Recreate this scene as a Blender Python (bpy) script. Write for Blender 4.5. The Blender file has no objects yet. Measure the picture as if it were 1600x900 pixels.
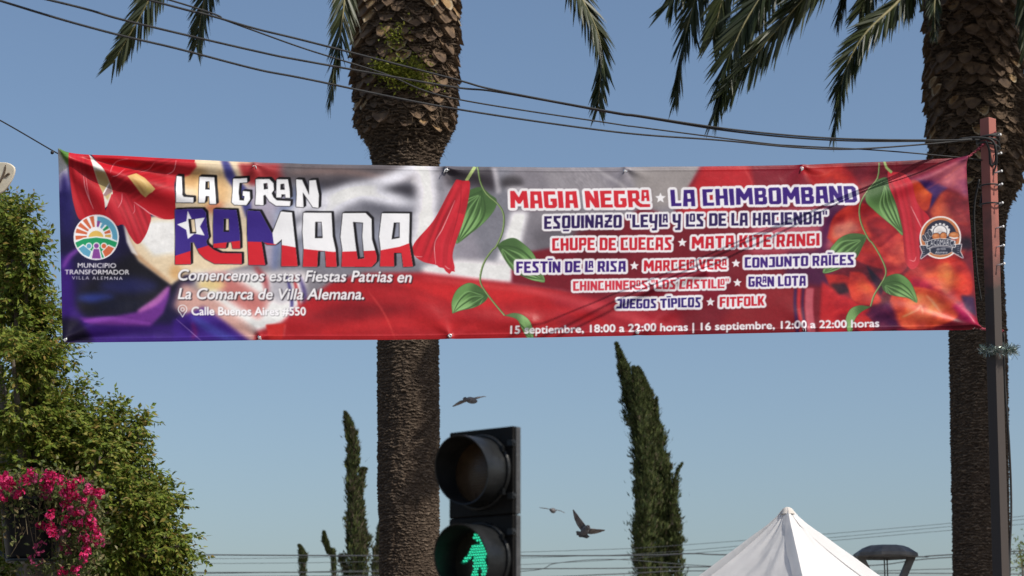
import bpy, math, random
import numpy as np
from mathutils import Vector, Matrix

random.seed(7)
RNG = np.random.default_rng(11)
D2R = math.radians
SC = bpy.context.scene
COL = SC.collection

# ------------------------------------------------------------------ camera
FPX = 3200.0                       # focal length in photo pixels (1600 wide)
PITCH = D2R(12.0)
CAM = np.array([0.0, 0.0, 1.6])
FWD = np.array([0.0, math.cos(PITCH), math.sin(PITCH)])
UPV = np.array([0.0, -math.sin(PITCH), math.cos(PITCH)])
RGT = np.array([1.0, 0.0, 0.0])
cd = bpy.data.cameras.new("camera")
cd.sensor_width = 36.0
cd.lens = 36.0 * FPX / 1600.0
cd.clip_start = 0.1
cd.clip_end = 3000.0
cd.dof.use_dof = True
cd.dof.focus_distance = 13.2
cd.dof.aperture_fstop = 5.0
cam = bpy.data.objects.new("camera", cd)
COL.objects.link(cam)
cam.location = CAM
cam.rotation_euler = (math.pi / 2 + PITCH, 0, 0)
SC.camera = cam

# ------------------------------------------------------------------ light
SUN_AZ = D2R(57.0)      # from "towards the camera" round to the right
SUN_EL = D2R(45.0)
S = np.array([math.sin(SUN_AZ) * math.cos(SUN_EL), -math.cos(SUN_AZ) * math.cos(SUN_EL), math.sin(SUN_EL)])
world = bpy.data.worlds.new("World")
SC.world = world
world.use_nodes = True
wn = world.node_tree
for n in list(wn.nodes):
    wn.nodes.remove(n)
w_out = wn.nodes.new("ShaderNodeOutputWorld")
w_bg = wn.nodes.new("ShaderNodeBackground")
w_sky = wn.nodes.new("ShaderNodeTexSky")
w_sky.sky_type = 'NISHITA'
w_sky.sun_disc = False
w_sky.sun_elevation = SUN_EL
w_sky.sun_rotation = math.atan2(S[0], S[1])
w_sky.altitude = 150
w_sky.air_density = 1.05
w_sky.dust_density = 2.3
w_sky.ozone_density = 2.6
w_bg.inputs['Strength'].default_value = 0.119
wn.links.new(w_sky.outputs[0], w_bg.inputs[0])
wn.links.new(w_bg.outputs[0], w_out.inputs[0])
ld = bpy.data.lights.new("sun", 'SUN')
ld.energy = 4.4
ld.angle = D2R(0.53)
ld.color = (1.0, 0.94, 0.84)
sun = bpy.data.objects.new("sun", ld)
COL.objects.link(sun)
sun.rotation_euler = Vector(S).to_track_quat('Z', 'Y').to_euler()
sun.location = (20, -10, 30)
SC.view_settings.view_transform = 'Standard'
SC.view_settings.look = 'None'
SC.view_settings.gamma = 1.0
SC.view_settings.exposure = 0.0
SC.cycles.use_denoising = True
SC.cycles.max_bounces = 6
SC.cycles.transparent_max_bounces = 8

# ------------------------------------------------------------------ helpers
def P(px, py, d):
    """World point seen at photo pixel (px, py) at depth d in metres."""
    return CAM + d * (FWD + (px - 800.0) / FPX * RGT - (py - 450.0) / FPX * UPV)

def proj(p):
    v = np.asarray(p) - CAM
    d = v @ FWD
    return 800 + FPX * (v @ RGT) / d, 450 - FPX * (v @ UPV) / d, d

def lin(c):
    c = np.asarray(c, float) / 255.0
    return np.where(c <= 0.04045, c / 12.92, ((c + 0.055) / 1.055) ** 2.4)

def unit(v):
    v = np.asarray(v, float)
    n = np.linalg.norm(v, axis=-1, keepdims=True)
    return v / np.maximum(n, 1e-9)

def mat(name, c1, c2=None, rough=0.6, scale=8.0, bump=0.0, bscale=None, spec=0.5, metal=0.0, translucent=0.0, detail=5.0, stretch=(1, 1, 1), contrast=(0.35, 0.65), coat=0.0):
    m = bpy.data.materials.new(name)
    m.use_nodes = True
    nt = m.node_tree
    b = nt.nodes['Principled BSDF']
    out = nt.nodes['Material Output']
    b.inputs['Roughness'].default_value = rough
    b.inputs['Metallic'].default_value = metal
    b.inputs['Specular IOR Level'].default_value = spec
    b.inputs['Coat Weight'].default_value = coat
    c2 = c2 if c2 is not None else tuple(x * 0.8 for x in c1)
    tc = nt.nodes.new('ShaderNodeTexCoord')
    mp = nt.nodes.new('ShaderNodeMapping')
    mp.inputs['Scale'].default_value = stretch
    nt.links.new(tc.outputs['Object'], mp.inputs['Vector'])
    nz = nt.nodes.new('ShaderNodeTexNoise')
    nz.inputs['Scale'].default_value = scale
    nz.inputs['Detail'].default_value = detail
    nt.links.new(mp.outputs[0], nz.inputs['Vector'])
    rp = nt.nodes.new('ShaderNodeValToRGB')
    rp.color_ramp.elements[0].position = contrast[0]
    rp.color_ramp.elements[1].position = contrast[1]
    rp.color_ramp.elements[0].color = (*c1, 1)
    rp.color_ramp.elements[1].color = (*c2, 1)
    nt.links.new(nz.outputs['Fac'], rp.inputs['Fac'])
    nt.links.new(rp.outputs[0], b.inputs['Base Color'])
    if bump:
        nb = nt.nodes.new('ShaderNodeTexNoise')
        nb.inputs['Scale'].default_value = bscale or scale * 3
        nb.inputs['Detail'].default_value = 6
        nt.links.new(mp.outputs[0], nb.inputs['Vector'])
        bp = nt.nodes.new('ShaderNodeBump')
        bp.inputs['Strength'].default_value = bump
        bp.inputs['Distance'].default_value = 0.02
        nt.links.new(nb.outputs['Fac'], bp.inputs['Height'])
        nt.links.new(bp.outputs[0], b.inputs['Normal'])
    if translucent:
        tr = nt.nodes.new('ShaderNodeBsdfTranslucent')
        nt.links.new(rp.outputs[0], tr.inputs['Color'])
        mx = nt.nodes.new('ShaderNodeMixShader')
        mx.inputs[0].default_value = translucent
        nt.links.new(b.outputs[0], mx.inputs[1])
        nt.links.new(tr.outputs[0], mx.inputs[2])
        nt.links.new(mx.outputs[0], out.inputs[0])
    return m

def emit(name, c, strength):
    m = bpy.data.materials.new(name)
    m.use_nodes = True
    b = m.node_tree.nodes['Principled BSDF']
    b.inputs['Base Color'].default_value = (*[x * 0.3 for x in c], 1)
    b.inputs['Emission Color'].default_value = (*c, 1)
    b.inputs['Emission Strength'].default_value = strength
    return m

def tag(o, label=None, cat=None, group=None, kind=None):
    if label: o['label'] = label
    if cat: o['category'] = cat
    if group: o['group'] = group
    if kind: o['kind'] = kind
    return o

def empty(name, loc):
    o = bpy.data.objects.new(name, None)
    o.empty_display_size = 0.2
    o.location = tuple(float(x) for x in loc)
    COL.objects.link(o)
    return o

def origin_of(o):
    v = np.zeros(3)
    while o is not None:
        v = v + np.array(o.location)
        o = o.parent
    return v

def link(name, me, m, parent=None, loc=None):
    o = bpy.data.objects.new(name, me)
    for x in (m if isinstance(m, (list, tuple)) else [m]):
        me.materials.append(x)
    if parent is not None: o.parent = parent
    if loc is not None: o.location = tuple(float(x) for x in loc)
    COL.objects.link(o)
    return o

def mesh_np(name, v, f, m, parent=None, smooth=False, mi=None, loc=None):
    """World-space vertex array + quad (or triangle) array -> one mesh object."""
    v = np.asarray(v, float).reshape(-1, 3)
    f = np.asarray(f, np.int32)
    base = origin_of(parent) if parent is not None else (np.asarray(loc, float) if loc is not None else np.zeros(3))
    v = v - base
    k = f.shape[1]
    me = bpy.data.meshes.new(name)
    me.vertices.add(len(v)); me.loops.add(f.size); me.polygons.add(len(f))
    me.vertices.foreach_set('co', v.astype(np.float32).ravel())
    me.loops.foreach_set('vertex_index', f.ravel())
    me.polygons.foreach_set('loop_start', np.arange(0, f.size, k, dtype=np.int32))
    me.polygons.foreach_set('use_smooth', np.full(len(f), smooth))
    if mi is not None: me.polygons.foreach_set('material_index', np.asarray(mi, np.int32))
    me.update(calc_edges=True)
    me.validate()
    return link(name, me, m, parent, loc if parent is None else None)

class MB:
    """Collects boxes, tubes, discs and polygons (world space) for one mesh object."""
    def __init__(s): s.v = []; s.f = []; s.mi = []; s.sm = []
    def add(s, vs, fs, mi=0, sm=False):
        o = len(s.v)
        s.v += [tuple(float(c) for c in x) for x in vs]
        for f in fs:
            s.f.append([i + o for i in f]); s.mi.append(mi); s.sm.append(sm)
    def box(s, c, ax, ay, az, mi=0):
        c, ax, ay, az = (np.asarray(q, float) for q in (c, ax, ay, az))
        vs = [c + i * ax + j * ay + k * az for k in (-1, 1) for j in (-1, 1) for i in (-1, 1)]
        s.add(vs, [(0, 2, 3, 1), (4, 5, 7, 6), (0, 1, 5, 4), (2, 6, 7, 3), (0, 4, 6, 2), (1, 3, 7, 5)], mi)
    def tube(s, pts, r, n=8, mi=0, caps=True, sm=True):
        pts = np.asarray(pts, float)
        m = len(pts)
        r = np.full(m, r) if np.isscalar(r) else np.asarray(r, float)
        t = np.gradient(pts, axis=0); t = unit(t)
        ref = np.array([0, 0, 1.0]) if abs(t[0, 2]) < 0.9 else np.array([1.0, 0, 0])
        vs = []
        a = unit(np.cross(t[0], ref))
        for i in range(m):
            a = unit(a - t[i] * (a @ t[i])); b = np.cross(t[i], a)
            for k in range(n):
                q = 2 * math.pi * k / n
                vs.append(pts[i] + r[i] * (a * math.cos(q) + b * math.sin(q)))
        fs = [(i * n + k, i * n + (k + 1) % n, (i + 1) * n + (k + 1) % n, (i + 1) * n + k) for i in range(m - 1) for k in range(n)]
        if caps: fs += [tuple(range(n))[::-1], tuple(range((m - 1) * n, m * n))]
        s.add(vs, fs, mi, sm)
    def lathe(s, c, axis, prof, n=32, mi=0, sm=True, xref=None, squash=1.0):
        """prof: list of (radius, height along axis)."""
        axis = unit(axis)
        a = unit(np.cross(axis, xref if xref is not None else (np.array([0, 0, 1.0]) if abs(axis[2]) < .9 else np.array([1.0, 0, 0]))))
        b = np.cross(axis, a)
        vs = [np.asarray(c) + r * (a * math.cos(2 * math.pi * k / n) + squash * b * math.sin(2 * math.pi * k / n)) + h * axis for r, h in prof for k in range(n)]
        fs = [(i * n + k, i * n + (k + 1) % n, (i + 1) * n + (k + 1) % n, (i + 1) * n + k) for i in range(len(prof) - 1) for k in range(n)]
        s.add(vs, fs, mi, sm)
    def prism(s, poly, depthvec, mi=0, sm=False):
        poly = [np.asarray(p, float) for p in poly]; n = len(poly); d = np.asarray(depthvec, float)
        s.add(poly + [p + d for p in poly], [tuple(range(n)), tuple(range(n, 2 * n))[::-1]] + [(i, i + n, (i + 1) % n + n, (i + 1) % n) for i in range(n)], mi, sm)
    def build(s, name, m, parent=None, loc=None, bevel=0.0):
        base = origin_of(parent) if parent is not None else (np.asarray(loc, float) if loc is not None else np.zeros(3))
        me = bpy.data.meshes.new(name)
        me.from_pydata([tuple(np.asarray(x) - base) for x in s.v], [], s.f)
        for p, i, q in zip(me.polygons, s.mi, s.sm):
            p.material_index = i; p.use_smooth = q
        import bmesh
        bm = bmesh.new(); bm.from_mesh(me)
        bmesh.ops.recalc_face_normals(bm, faces=bm.faces)
        bm.to_mesh(me); bm.free()
        me.update()
        o = link(name, me, m, parent, loc if parent is None else None)
        if bevel:
            md = o.modifiers.new('bevel', 'BEVEL'); md.width = bevel; md.segments = 2; md.limit_method = 'ANGLE'
        return o

def spline(pts, n):
    """Catmull-Rom through pts, n samples."""
    p = np.asarray(pts, float)
    p = np.vstack([2 * p[0] - p[1], p, 2 * p[-1] - p[-2]])
    m = len(p) - 3
    u = np.linspace(0, m - 1e-6, n)
    i = u.astype(int); t = (u - i)[:, None]
    a, b, c, d = p[i], p[i + 1], p[i + 2], p[i + 3]
    return 0.5 * (2 * b + (c - a) * t + (2 * a - 5 * b + 4 * c - d) * t ** 2 + (3 * b - a - 3 * c + d) * t ** 3)

def vnoise(x, y, seed=0):
    """Smooth value noise, -1..1."""
    x = np.asarray(x, float); y = np.asarray(y, float)
    xi = np.floor(x).astype(np.int64); yi = np.floor(y).astype(np.int64)
    xf = x - xi; yf = y - yi
    def h(a, b):
        n = (a * 374761393 + b * 668265263 + seed * 974634777) & 0xFFFFFFFF
        n = ((n ^ (n >> 13)) * 1274126177) & 0xFFFFFFFF
        return ((n ^ (n >> 16)) & 0xFFFF) / 32767.5 - 1
    u = xf * xf * (3 - 2 * xf); v = yf * yf * (3 - 2 * yf)
    return (h(xi, yi) * (1 - u) + h(xi + 1, yi) * u) * (1 - v) + (h(xi, yi + 1) * (1 - u) + h(xi + 1, yi + 1) * u) * v

def fbm(x, y, seed=0, oct=4):
    s = 0; a = 1; t = 0
    for k in range(oct):
        s = s + a * vnoise(x * 2 ** k, y * 2 ** k, seed + k * 17); t += a; a *= 0.5
    return s / t

# ------------------------------------------------------------------ the setting
m_ground = mat('ground_soil', (0.16, 0.13, 0.10), (0.24, 0.20, 0.15), 0.95, 0.6, 0.3)
m_asphalt = mat('asphalt', (0.045, 0.045, 0.048), (0.07, 0.07, 0.07), 0.9, 4, 0.4, 60)
m_pave = mat('paving', (0.24, 0.22, 0.20), (0.32, 0.30, 0.27), 0.9, 2, 0.2, 30)
m_white_paint = mat('road_paint', (0.7, 0.7, 0.68), (0.55, 0.55, 0.53), 0.8, 5)

def sheet(name, x0, x1, y0, y1, z, m, kind='structure', thick=0.0):
    b = MB()
    if thick: b.box(((x0 + x1) / 2, (y0 + y1) / 2, z - thick / 2), ((x1 - x0) / 2, 0, 0), (0, (y1 - y0) / 2, 0), (0, 0, thick / 2))
    else: b.add([(x0, y0, z), (x1, y0, z), (x1, y1, z), (x0, y1, z)], [(0, 1, 2, 3)])
    o = b.build(name, m); o['kind'] = kind
    return o
sheet('ground', -1500, 1500, -1500, 1500, 0, m_ground)
sheet('road', -200, 200, 7.2, 13.2, 0.004, m_asphalt)
sheet('pavement', -200, 200, 13.4, 60, 0.13, m_pave, thick=0.12)
sheet('kerb', -200, 200, 13.2, 13.4, 0.14, mat('kerb_stone', (0.3, 0.29, 0.27)), thick=0.13)
b = MB()
for i in range(-25, 26):
    b.add([(i * 4, 10.1, .008), (i * 4 + 2, 10.1, .008), (i * 4 + 2, 10.22, .008), (i * 4, 10.22, .008)], [(0, 1, 2, 3)])
b.build('road_marking', m_white_paint)['kind'] = 'structure'

# ------------------------------------------------------------------ the banner print (painted pixel by pixel on the cloth)
X0, Y0, CW, CH, SS = 82.0, 228.0, 1456, 316, 1.2
W = int(CW * SS); H = int(CH * SS)
IMG = np.zeros((H, W, 3)); IMG[:] = (146, 142, 150)
YY, XX = np.mgrid[0:H, 0:W]
PX = (XX + 0.5) / SS + X0; PY = (YY + 0.5) / SS + Y0

def raster(contours, into=None):
    """Even-odd area coverage of polygon contours given in photo pixels."""
    M = np.zeros((H, W + 1)) if into is None else into
    cs = [(np.asarray(c, float) - (X0, Y0)) * SS for c in contours]
    ymin = max(0.0, min(c[:, 1].min() for c in cs)); ymax = min(H - 1e-6, max(c[:, 1].max() for c in cs))
    if ymax <= ymin: return M
    NS = 4
    A = np.vstack(cs); B = np.vstack([np.roll(c, -1, axis=0) for c in cs])
    for sidx in range(int(ymin * NS), int(ymax * NS) + 1):
        y = (sidx + 0.5) / NS
        if y >= H: break
        hit = (A[:, 1] <= y) != (B[:, 1] <= y)
        if not hit.any(): continue
        a = A[hit]; bb = B[hit]
        xs = np.sort(a[:, 0] + (y - a[:, 1]) / (bb[:, 1] - a[:, 1]) * (bb[:, 0] - a[:, 0]))
        row = M[int(y)]
        for k in range(0, len(xs) - 1, 2):
            xa = min(max(xs[k], 0), W - 1e-6); xb = min(max(xs[k + 1], 0), W - 1e-6)
            ia, ib = int(xa), int(xb)
            if ia == ib: row[ia] += (xb - xa) / NS
            else:
                row[ia] += (ia + 1 - xa) / NS
                row[ia + 1:ib] += 1.0 / NS
                row[ib] += (xb - ib) / NS
    return M

def boxblur(M, r):
    r = int(round(r))
    if r < 1: return M
    for ax in (0, 1):
        Q = np.pad(M, [(r + 1, r) if k == ax else (0, 0) for k in (0, 1)], mode='edge')
        C = np.cumsum(Q, axis=ax)
        n = 2 * r + 1
        M = (np.take(C, range(n, C.shape[ax]), axis=ax) - np.take(C, range(0, C.shape[ax] - n), axis=ax)) / n
    return M
def blur(M, sig):
    r = sig * SS * 0.68
    for _ in range(3): M = boxblur(M, r * 0.9)
    return M
def put(M, color, a=1.0):
    M = np.clip(M[:, :W], 0, 1)[..., None] * a
    IMG[:] = IMG * (1 - M) + np.asarray(color, float) * M
def poly(pts, color, bl=0.0, a=1.0, smooth=False):
    if smooth:
        p = np.asarray(pts, float); p = np.vstack([p, p[:1]]); pts = spline(p, len(p) * 8)
    M = raster([pts])[:, :W]
    if bl: M = blur(M, bl)
    put(M, color, a); return M
def ell(cx, cy, rx, ry, color, bl=0.0, a=1.0, rot=0.0):
    t = np.linspace(0, 2 * math.pi, 48, endpoint=False)
    x = rx * np.cos(t); y = ry * np.sin(t); c, s = math.cos(D2R(rot)), math.sin(D2R(rot))
    return poly(np.c_[cx + x * c - y * s, cy + x * s + y * c], color, bl, a)
def stroke_poly(pts, w0, w1=None, taper=True, n=40, curve=True):
    p = spline(pts, n) if curve else np.asarray(pts, float)
    t = unit(np.gradient(p, axis=0)); nn = np.c_[-t[:, 1], t[:, 0]]
    u = np.linspace(0, 1, len(p))[:, None]
    w = (w0 if w1 is None else w0 + (w1 - w0) * u) * (np.sqrt(np.clip(np.sin(np.pi * (0.04 + 0.92 * u)), 0, 1)) if taper else 1)
    return np.vstack([p + nn * w / 2, (p - nn * w / 2)[::-1]])
def stroke(pts, w, color, bl=0.0, a=1.0, taper=True, w1=None):
    return poly(stroke_poly(pts, w, w1, taper), color, bl, a)
def Z(ox, oy, s, pts): return [(ox + x / s, oy + y / s) for x, y in pts]

# -- blurred photographic ground of the print
poly([(80, 225), (330, 225), (345, 400), (290, 450), (300, 545), (80, 545)], (48, 42, 86), 5)
poly([(88, 238), (106, 246), (109, 300), (92, 300)], (236, 232, 242), 3); ell(101, 300, 8, 30, (74, 62, 140), 7)
ell(105, 330, 12, 40, (62, 55, 120), 9)
poly([(150, 430), (255, 360), (285, 440), (240, 480), (125, 498), (118, 470)], (36, 33, 46), 12)
poly([(80, 400), (112, 400), (118, 480), (140, 505), (330, 508), (345, 545), (80, 545)], (78, 42, 138), 7)
ell(200, 447, 48, 14, (48, 50, 100), 8); ell(150, 466, 30, 8, (58, 72, 145), 6); ell(190, 478, 40, 12, (34, 36, 60), 8)
poly([(266, 446), (250, 466), (214, 488), (180, 495), (122, 497), (140, 508), (235, 510), (255, 490), (264, 465)], (128, 66, 158), 3)
stroke([(264, 448), (245, 470), (215, 488)], 11, (196, 124, 190), 3, 0.8)
stroke([(130, 503), (180, 500), (235, 506)], 7, (150, 84, 180), 2, 0.8)
poly([(92, 495), (124, 500), (146, 535), (92, 535)], (44, 34, 66), 5)
stroke([(98, 420), (108, 402), (128, 386)], 8, (140, 82, 176), 2.5, 0.9)
stroke([(150, 525), (240, 518), (320, 522)], 8, (62, 36, 112), 4, 0.7)
# cream petals
poly([(193, 350), (202, 382), (216, 408), (268, 446), (286, 430), (345, 425), (420, 405), (440, 300), (385, 245), (285, 245), (270, 330)], (220, 204, 178), 3)
poly([(205, 362), (240, 345), (275, 345), (275, 395), (240, 400)], (226, 224, 226), 6)
stroke([(200, 365), (212, 396), (245, 425), (268, 442)], 5, (176, 128, 92), 2.5, 0.6)
ell(300, 278, 26, 16, (196, 160, 112), 9); ell(345, 300, 14, 30, (204, 172, 128), 9); ell(335, 325, 16, 9, (206, 140, 110), 6)
ell(318, 300, 12, 25, (222, 196, 150), 6); ell(360, 345, 20, 26, (222, 208, 190), 8); ell(275, 425, 10, 12, (214, 178, 130), 5)
poly([(345, 250), (356, 250), (368, 275), (392, 300), (396, 345), (384, 340), (370, 300), (352, 275)], (82, 82, 146), 3)
poly([(372, 256), (455, 256), (457, 284), (440, 290), (395, 292), (380, 278)], (176, 66, 72), 3.5)
poly([(385, 290), (470, 284), (480, 330), (455, 360), (430, 420), (405, 410), (398, 350)], (174, 168, 184), 6)
poly([(430, 345), (470, 300), (500, 305), (470, 345), (450, 410), (425, 425)], (110, 128, 176), 6, 0.8)
# grey folded flag cloth
poly([(440, 250), (800, 250), (800, 420), (640, 430), (430, 420), (455, 340)], (138, 138, 148), 9)
stroke([(440, 262), (540, 276), (660, 262)], 34, (104, 96, 100), 9, 0.9, False)
stroke([(450, 270), (530, 268), (610, 280)], 9, (150, 124, 118), 5, 0.7)
stroke([(455, 300), (540, 288), (640, 298), (690, 290)], 16, (80, 78, 88), 8, 0.85)
stroke([(430, 345), (480, 318), (540, 300), (580, 292), (620, 276), (668, 250)], 22, (214, 214, 222), 7, 0.95, False)
stroke([(450, 372), (500, 338), (545, 305), (585, 306), (640, 326), (680, 340)], 30, (226, 226, 234), 8, 0.9)
stroke([(560, 318), (620, 330), (690, 322)], 14, (96, 96, 108), 8, 0.8)
stroke([(440, 400), (540, 370), (640, 372)], 40, (156, 160, 176), 12, 0.8, False)
stroke([(430, 340), (470, 300), (500, 296)], 18, (112, 126, 164), 8, 0.7)
stroke([(662, 256), (668, 320), (652, 400)], 34, (230, 228, 234), 9, 0.95, False)
stroke([(690, 262), (704, 320), (690, 390)], 16, (168, 164, 172), 8, 0.8, False)
poly([(690, 262), (772, 262), (775, 300), (740, 292), (700, 290)], (84, 78, 86), 7)
poly([(690, 300), (720, 300), (760, 420), (720, 430), (690, 400)], (160, 156, 166), 10)
poly([(768, 262), (776, 262), (784, 300), (776, 304)], (196, 192, 198), 2.5, 0.8)
ell(800, 285, 18, 10, (88, 84, 90), 6); ell(805, 296, 16, 5, (190, 188, 194), 4)
poly([(800, 330), (826, 330), (808, 410), (776, 410)], (232, 230, 234), 6)
poly([(850, 265), (925, 262), (965, 300), (940, 330), (870, 330)], (158, 154, 160), 8)
stroke([(928, 262), (960, 282), (985, 300)], 5, (196, 192, 196), 3, 0.7)
poly([(985, 262), (1110, 260), (1065, 320), (1000, 330)], (164, 158, 158), 7)
poly([(830, 360), (905, 330), (930, 370), (850, 420)], (120, 116, 124), 9)
poly([(660, 415), (720, 405), (790, 410), (810, 395), (800, 445), (660, 440)], (230, 226, 228), 6)
# lower middle: pale cloth, blurred reds, red flag band
poly([(300, 425), (480, 425), (470, 500), (400, 520), (340, 490)], (234, 228, 228), 7)
poly([(285, 440), (340, 470), (420, 535), (350, 535), (270, 480)], (206, 168, 160), 7)
poly([(320, 430), (350, 425), (420, 470), (405, 500), (360, 470)], (198, 132, 128), 7)
ell(330, 445, 22, 9, (224, 200, 150), 6); stroke([(398, 415), (415, 440), (420, 470)], 9, (168, 60, 66), 4, 0.8)
ell(440, 450, 20, 24, (186, 184, 192), 7); stroke([(448, 430), (456, 470), (452, 505)], 5, (72, 66, 138), 2, 0.8)
stroke([(458, 430), (464, 455), (468, 480)], 5, (196, 66, 72), 2, 0.8); stroke([(466, 428), (476, 460), (474, 500)], 6, (74, 60, 128), 2.5, 0.8)
poly([(270, 500), (318, 480), (400, 540), (270, 545)], (82, 48, 148), 4)
stroke([(300, 495), (330, 515), (375, 536)], 14, (88, 84, 172), 4); stroke([(300, 505), (305, 520), (300, 530)], 8, (128, 44, 132), 3, 0.8)
stroke([(275, 498), (300, 520), (316, 534)], 1.2, (176, 150, 206), 0.4, 0.8)
poly([(395, 545), (400, 520), (440, 505), (470, 475), (520, 440), (570, 428), (660, 426), (760, 438), (860, 448), (960, 470), (1010, 500), (1015, 545)], (184, 44, 54), 4)
poly([(415, 508), (446, 506), (440, 530), (420, 530)], (206, 60, 58), 2)
stroke([(446, 506), (443, 528)], 1.5, (222, 130, 126), 0.8, 0.8)
poly([(470, 500), (540, 470), (660, 480), (560, 500)], (150, 30, 44), 8); poly([(620, 440), (760, 446), (850, 462), (760, 480), (660, 470)], (208, 52, 58), 7)
stroke([(500, 520), (620, 505), (760, 512)], 14, (204, 54, 60), 6, 0.8); stroke([(660, 435), (760, 446), (880, 462)], 6, (226, 96, 96), 4, 0.7)
stroke([(575, 455), (600, 490), (618, 530)], 1.8, (226, 110, 96), 0.8, 0.7); stroke([(560, 448), (640, 452), (760, 500)], 8, (160, 34, 46), 5, 0.6)
# dark reds on the right half
poly([(800, 420), (812, 396), (860, 388), (905, 368), (985, 336), (1002, 324), (1050, 338), (1100, 252), (1540, 240), (1540, 530), (1005, 530), (960, 480), (880, 452), (800, 442)], (140, 36, 56), 2.5)
poly([(1098, 258), (1172, 256), (1180, 300), (1130, 340), (1058, 338)], (196, 48, 60), 5)
poly([(1175, 256), (1260, 254), (1270, 300), (1190, 320)], (150, 38, 62), 6)
poly([(860, 455), (960, 470), (1060, 490), (1080, 530), (880, 530)], (176, 46, 62), 8)
stroke([(800, 446), (900, 470), (1000, 500), (1060, 515)], 12, (206, 84, 92), 6, 0.8); stroke([(810, 470), (900, 490), (980, 520)], 10, (190, 38, 50), 6)
poly([(900, 360), (960, 345), (980, 400), (900, 420)], (120, 30, 48), 10); poly([(1000, 420), (1130, 425), (1140, 470), (1030, 470)], (150, 40, 66), 10)
poly([(1180, 330), (1300, 326), (1304, 392), (1170, 396)], (196, 106, 122), 10); poly([(1230, 395), (1300, 390), (1300, 450), (1225, 440)], (98, 32, 84), 6)
poly([(1290, 310), (1320, 320), (1300, 350), (1286, 400), (1276, 395), (1284, 340)], (108, 34, 92), 5)
poly([(1160, 440), (1250, 445), (1240, 520), (1120, 520)], (156, 44, 56), 8)
for x, c, w in ((1243, (82, 38, 104), 5), (1249, (206, 62, 72), 5), (1255, (84, 36, 96), 3.5), (1265, (202, 112, 124), 13), (1281, (140, 40, 58), 8)):
    stroke([(x, 450), (x - 1, 480), (x + 3, 520)], w, c, 1.2, 0.9, taper=False)
poly([(1284, 440), (1310, 455), (1360, 485), (1330, 520), (1280, 520)], (198, 46, 56), 3)
# peppers, onion and fruit, out of focus
def fruit(pts, c, hi, dark, bl=1.4):
    M = poly(pts, c, bl, 1, True)
    p = np.asarray(pts, float); ctr = p.mean(0)
    poly(ctr + (p - ctr) * 0.55 + (3, -3), hi, 6, 0.75, True)
    poly(ctr + (p - ctr) * 0.25 + (-4, 2), dark, 4, 0.35, True)
fruit([(1250, 262), (1310, 258), (1340, 285), (1330, 310), (1280, 300)], (188, 46, 52), (206, 70, 54), (150, 34, 60), 4)
fruit([(1292, 372), (1304, 336), (1345, 318), (1390, 350), (1412, 400), (1380, 420), (1330, 402)], (198, 60, 50), (214, 92, 62), (150, 36, 50))
poly([(1300, 352), (1330, 345), (1345, 358), (1320, 372), (1298, 376)], (226, 158, 128), 5, 0.8)
fruit([(1352, 345), (1376, 338), (1404, 356), (1400, 378), (1372, 386)], (160, 34, 48), (172, 40, 50), (110, 26, 48), 3)
fruit([(1372, 390), (1410, 362), (1424, 396), (1412, 424), (1384, 430)], (202, 72, 66), (216, 102, 78), (180, 50, 56))
fruit([(1420, 282), (1452, 284), (1456, 310), (1446, 330), (1424, 318)], (214, 84, 46), (226, 112, 50), (180, 54, 42))
poly([(1428, 280), (1458, 282), (1480, 294), (1466, 308), (1452, 328), (1456, 304)], (86, 52, 118), 2)
fruit([(1452, 330), (1474, 300), (1502, 318), (1512, 372), (1500, 400), (1470, 380)], (196, 92, 66), (206, 116, 84), (150, 50, 52), 3)
poly([(1470, 300), (1512, 306), (1518, 385), (1500, 375)], (150, 42, 52), 5, 0.8); poly([(1496, 370), (1518, 372), (1522, 390), (1500, 390)], (66, 32, 58), 4)
poly([(1415, 284), (1470, 262), (1508, 246), (1512, 312), (1496, 300), (1450, 284)], (186, 104, 120), 4)
fruit([(1410, 430), (1440, 405), (1500, 405), (1520, 450), (1490, 475), (1440, 462)], (206, 62, 48), (224, 110, 56), (186, 44, 50), 3)
fruit([(1464, 415), (1482, 412), (1490, 440), (1476, 462), (1466, 440)], (214, 110, 62), (226, 140, 80), (190, 60, 48), 2.5)
poly([(1420, 430), (1450, 440), (1460, 470), (1420, 460)], (186, 36, 70), 6)
fruit([(1386, 476), (1402, 452), (1450, 452), (1496, 478), (1490, 500), (1440, 515), (1404, 508)], (220, 96, 62), (236, 146, 92), (206, 56, 50), 2)
stroke([(1408, 496), (1430, 486), (1438, 478), (1440, 492)], 3, (244, 190, 150), 1.5, 0.7); stroke([(1446, 462), (1456, 472), (1470, 490)], 4, (240, 176, 140), 2, 0.7)
fruit([(1288, 428), (1325, 432), (1328, 452), (1300, 450)], (188, 48, 46), (200, 66, 50), (140, 30, 40))
poly([(1296, 444), (1320, 442), (1330, 456), (1312, 460)], (70, 32, 52), 3)
fruit([(1328, 424), (1350, 428), (1368, 456), (1376, 472), (1358, 478), (1334, 470), (1326, 450)], (206, 70, 52), (226, 112, 66), (186, 50, 50))
poly([(1354, 415), (1364, 425), (1384, 445), (1376, 462), (1362, 436)], (74, 34, 62), 2)
poly([(1362, 480), (1388, 470), (1404, 508), (1380, 516), (1345, 500)], (110, 36, 84), 4)
fruit([(1330, 505), (1350, 492), (1366, 512), (1350, 522)], (196, 48, 54), (206, 60, 56), (170, 40, 60))
poly([(1484, 478), (1506, 470), (1526, 512), (1500, 500)], (196, 44, 104), 4); poly([(1500, 462), (1522, 464), (1526, 496), (1508, 484)], (72, 34, 86), 3)
stroke([(1400, 516), (1450, 519), (1520, 515)], 5, (206, 58, 80), 2, 0.8)
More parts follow.
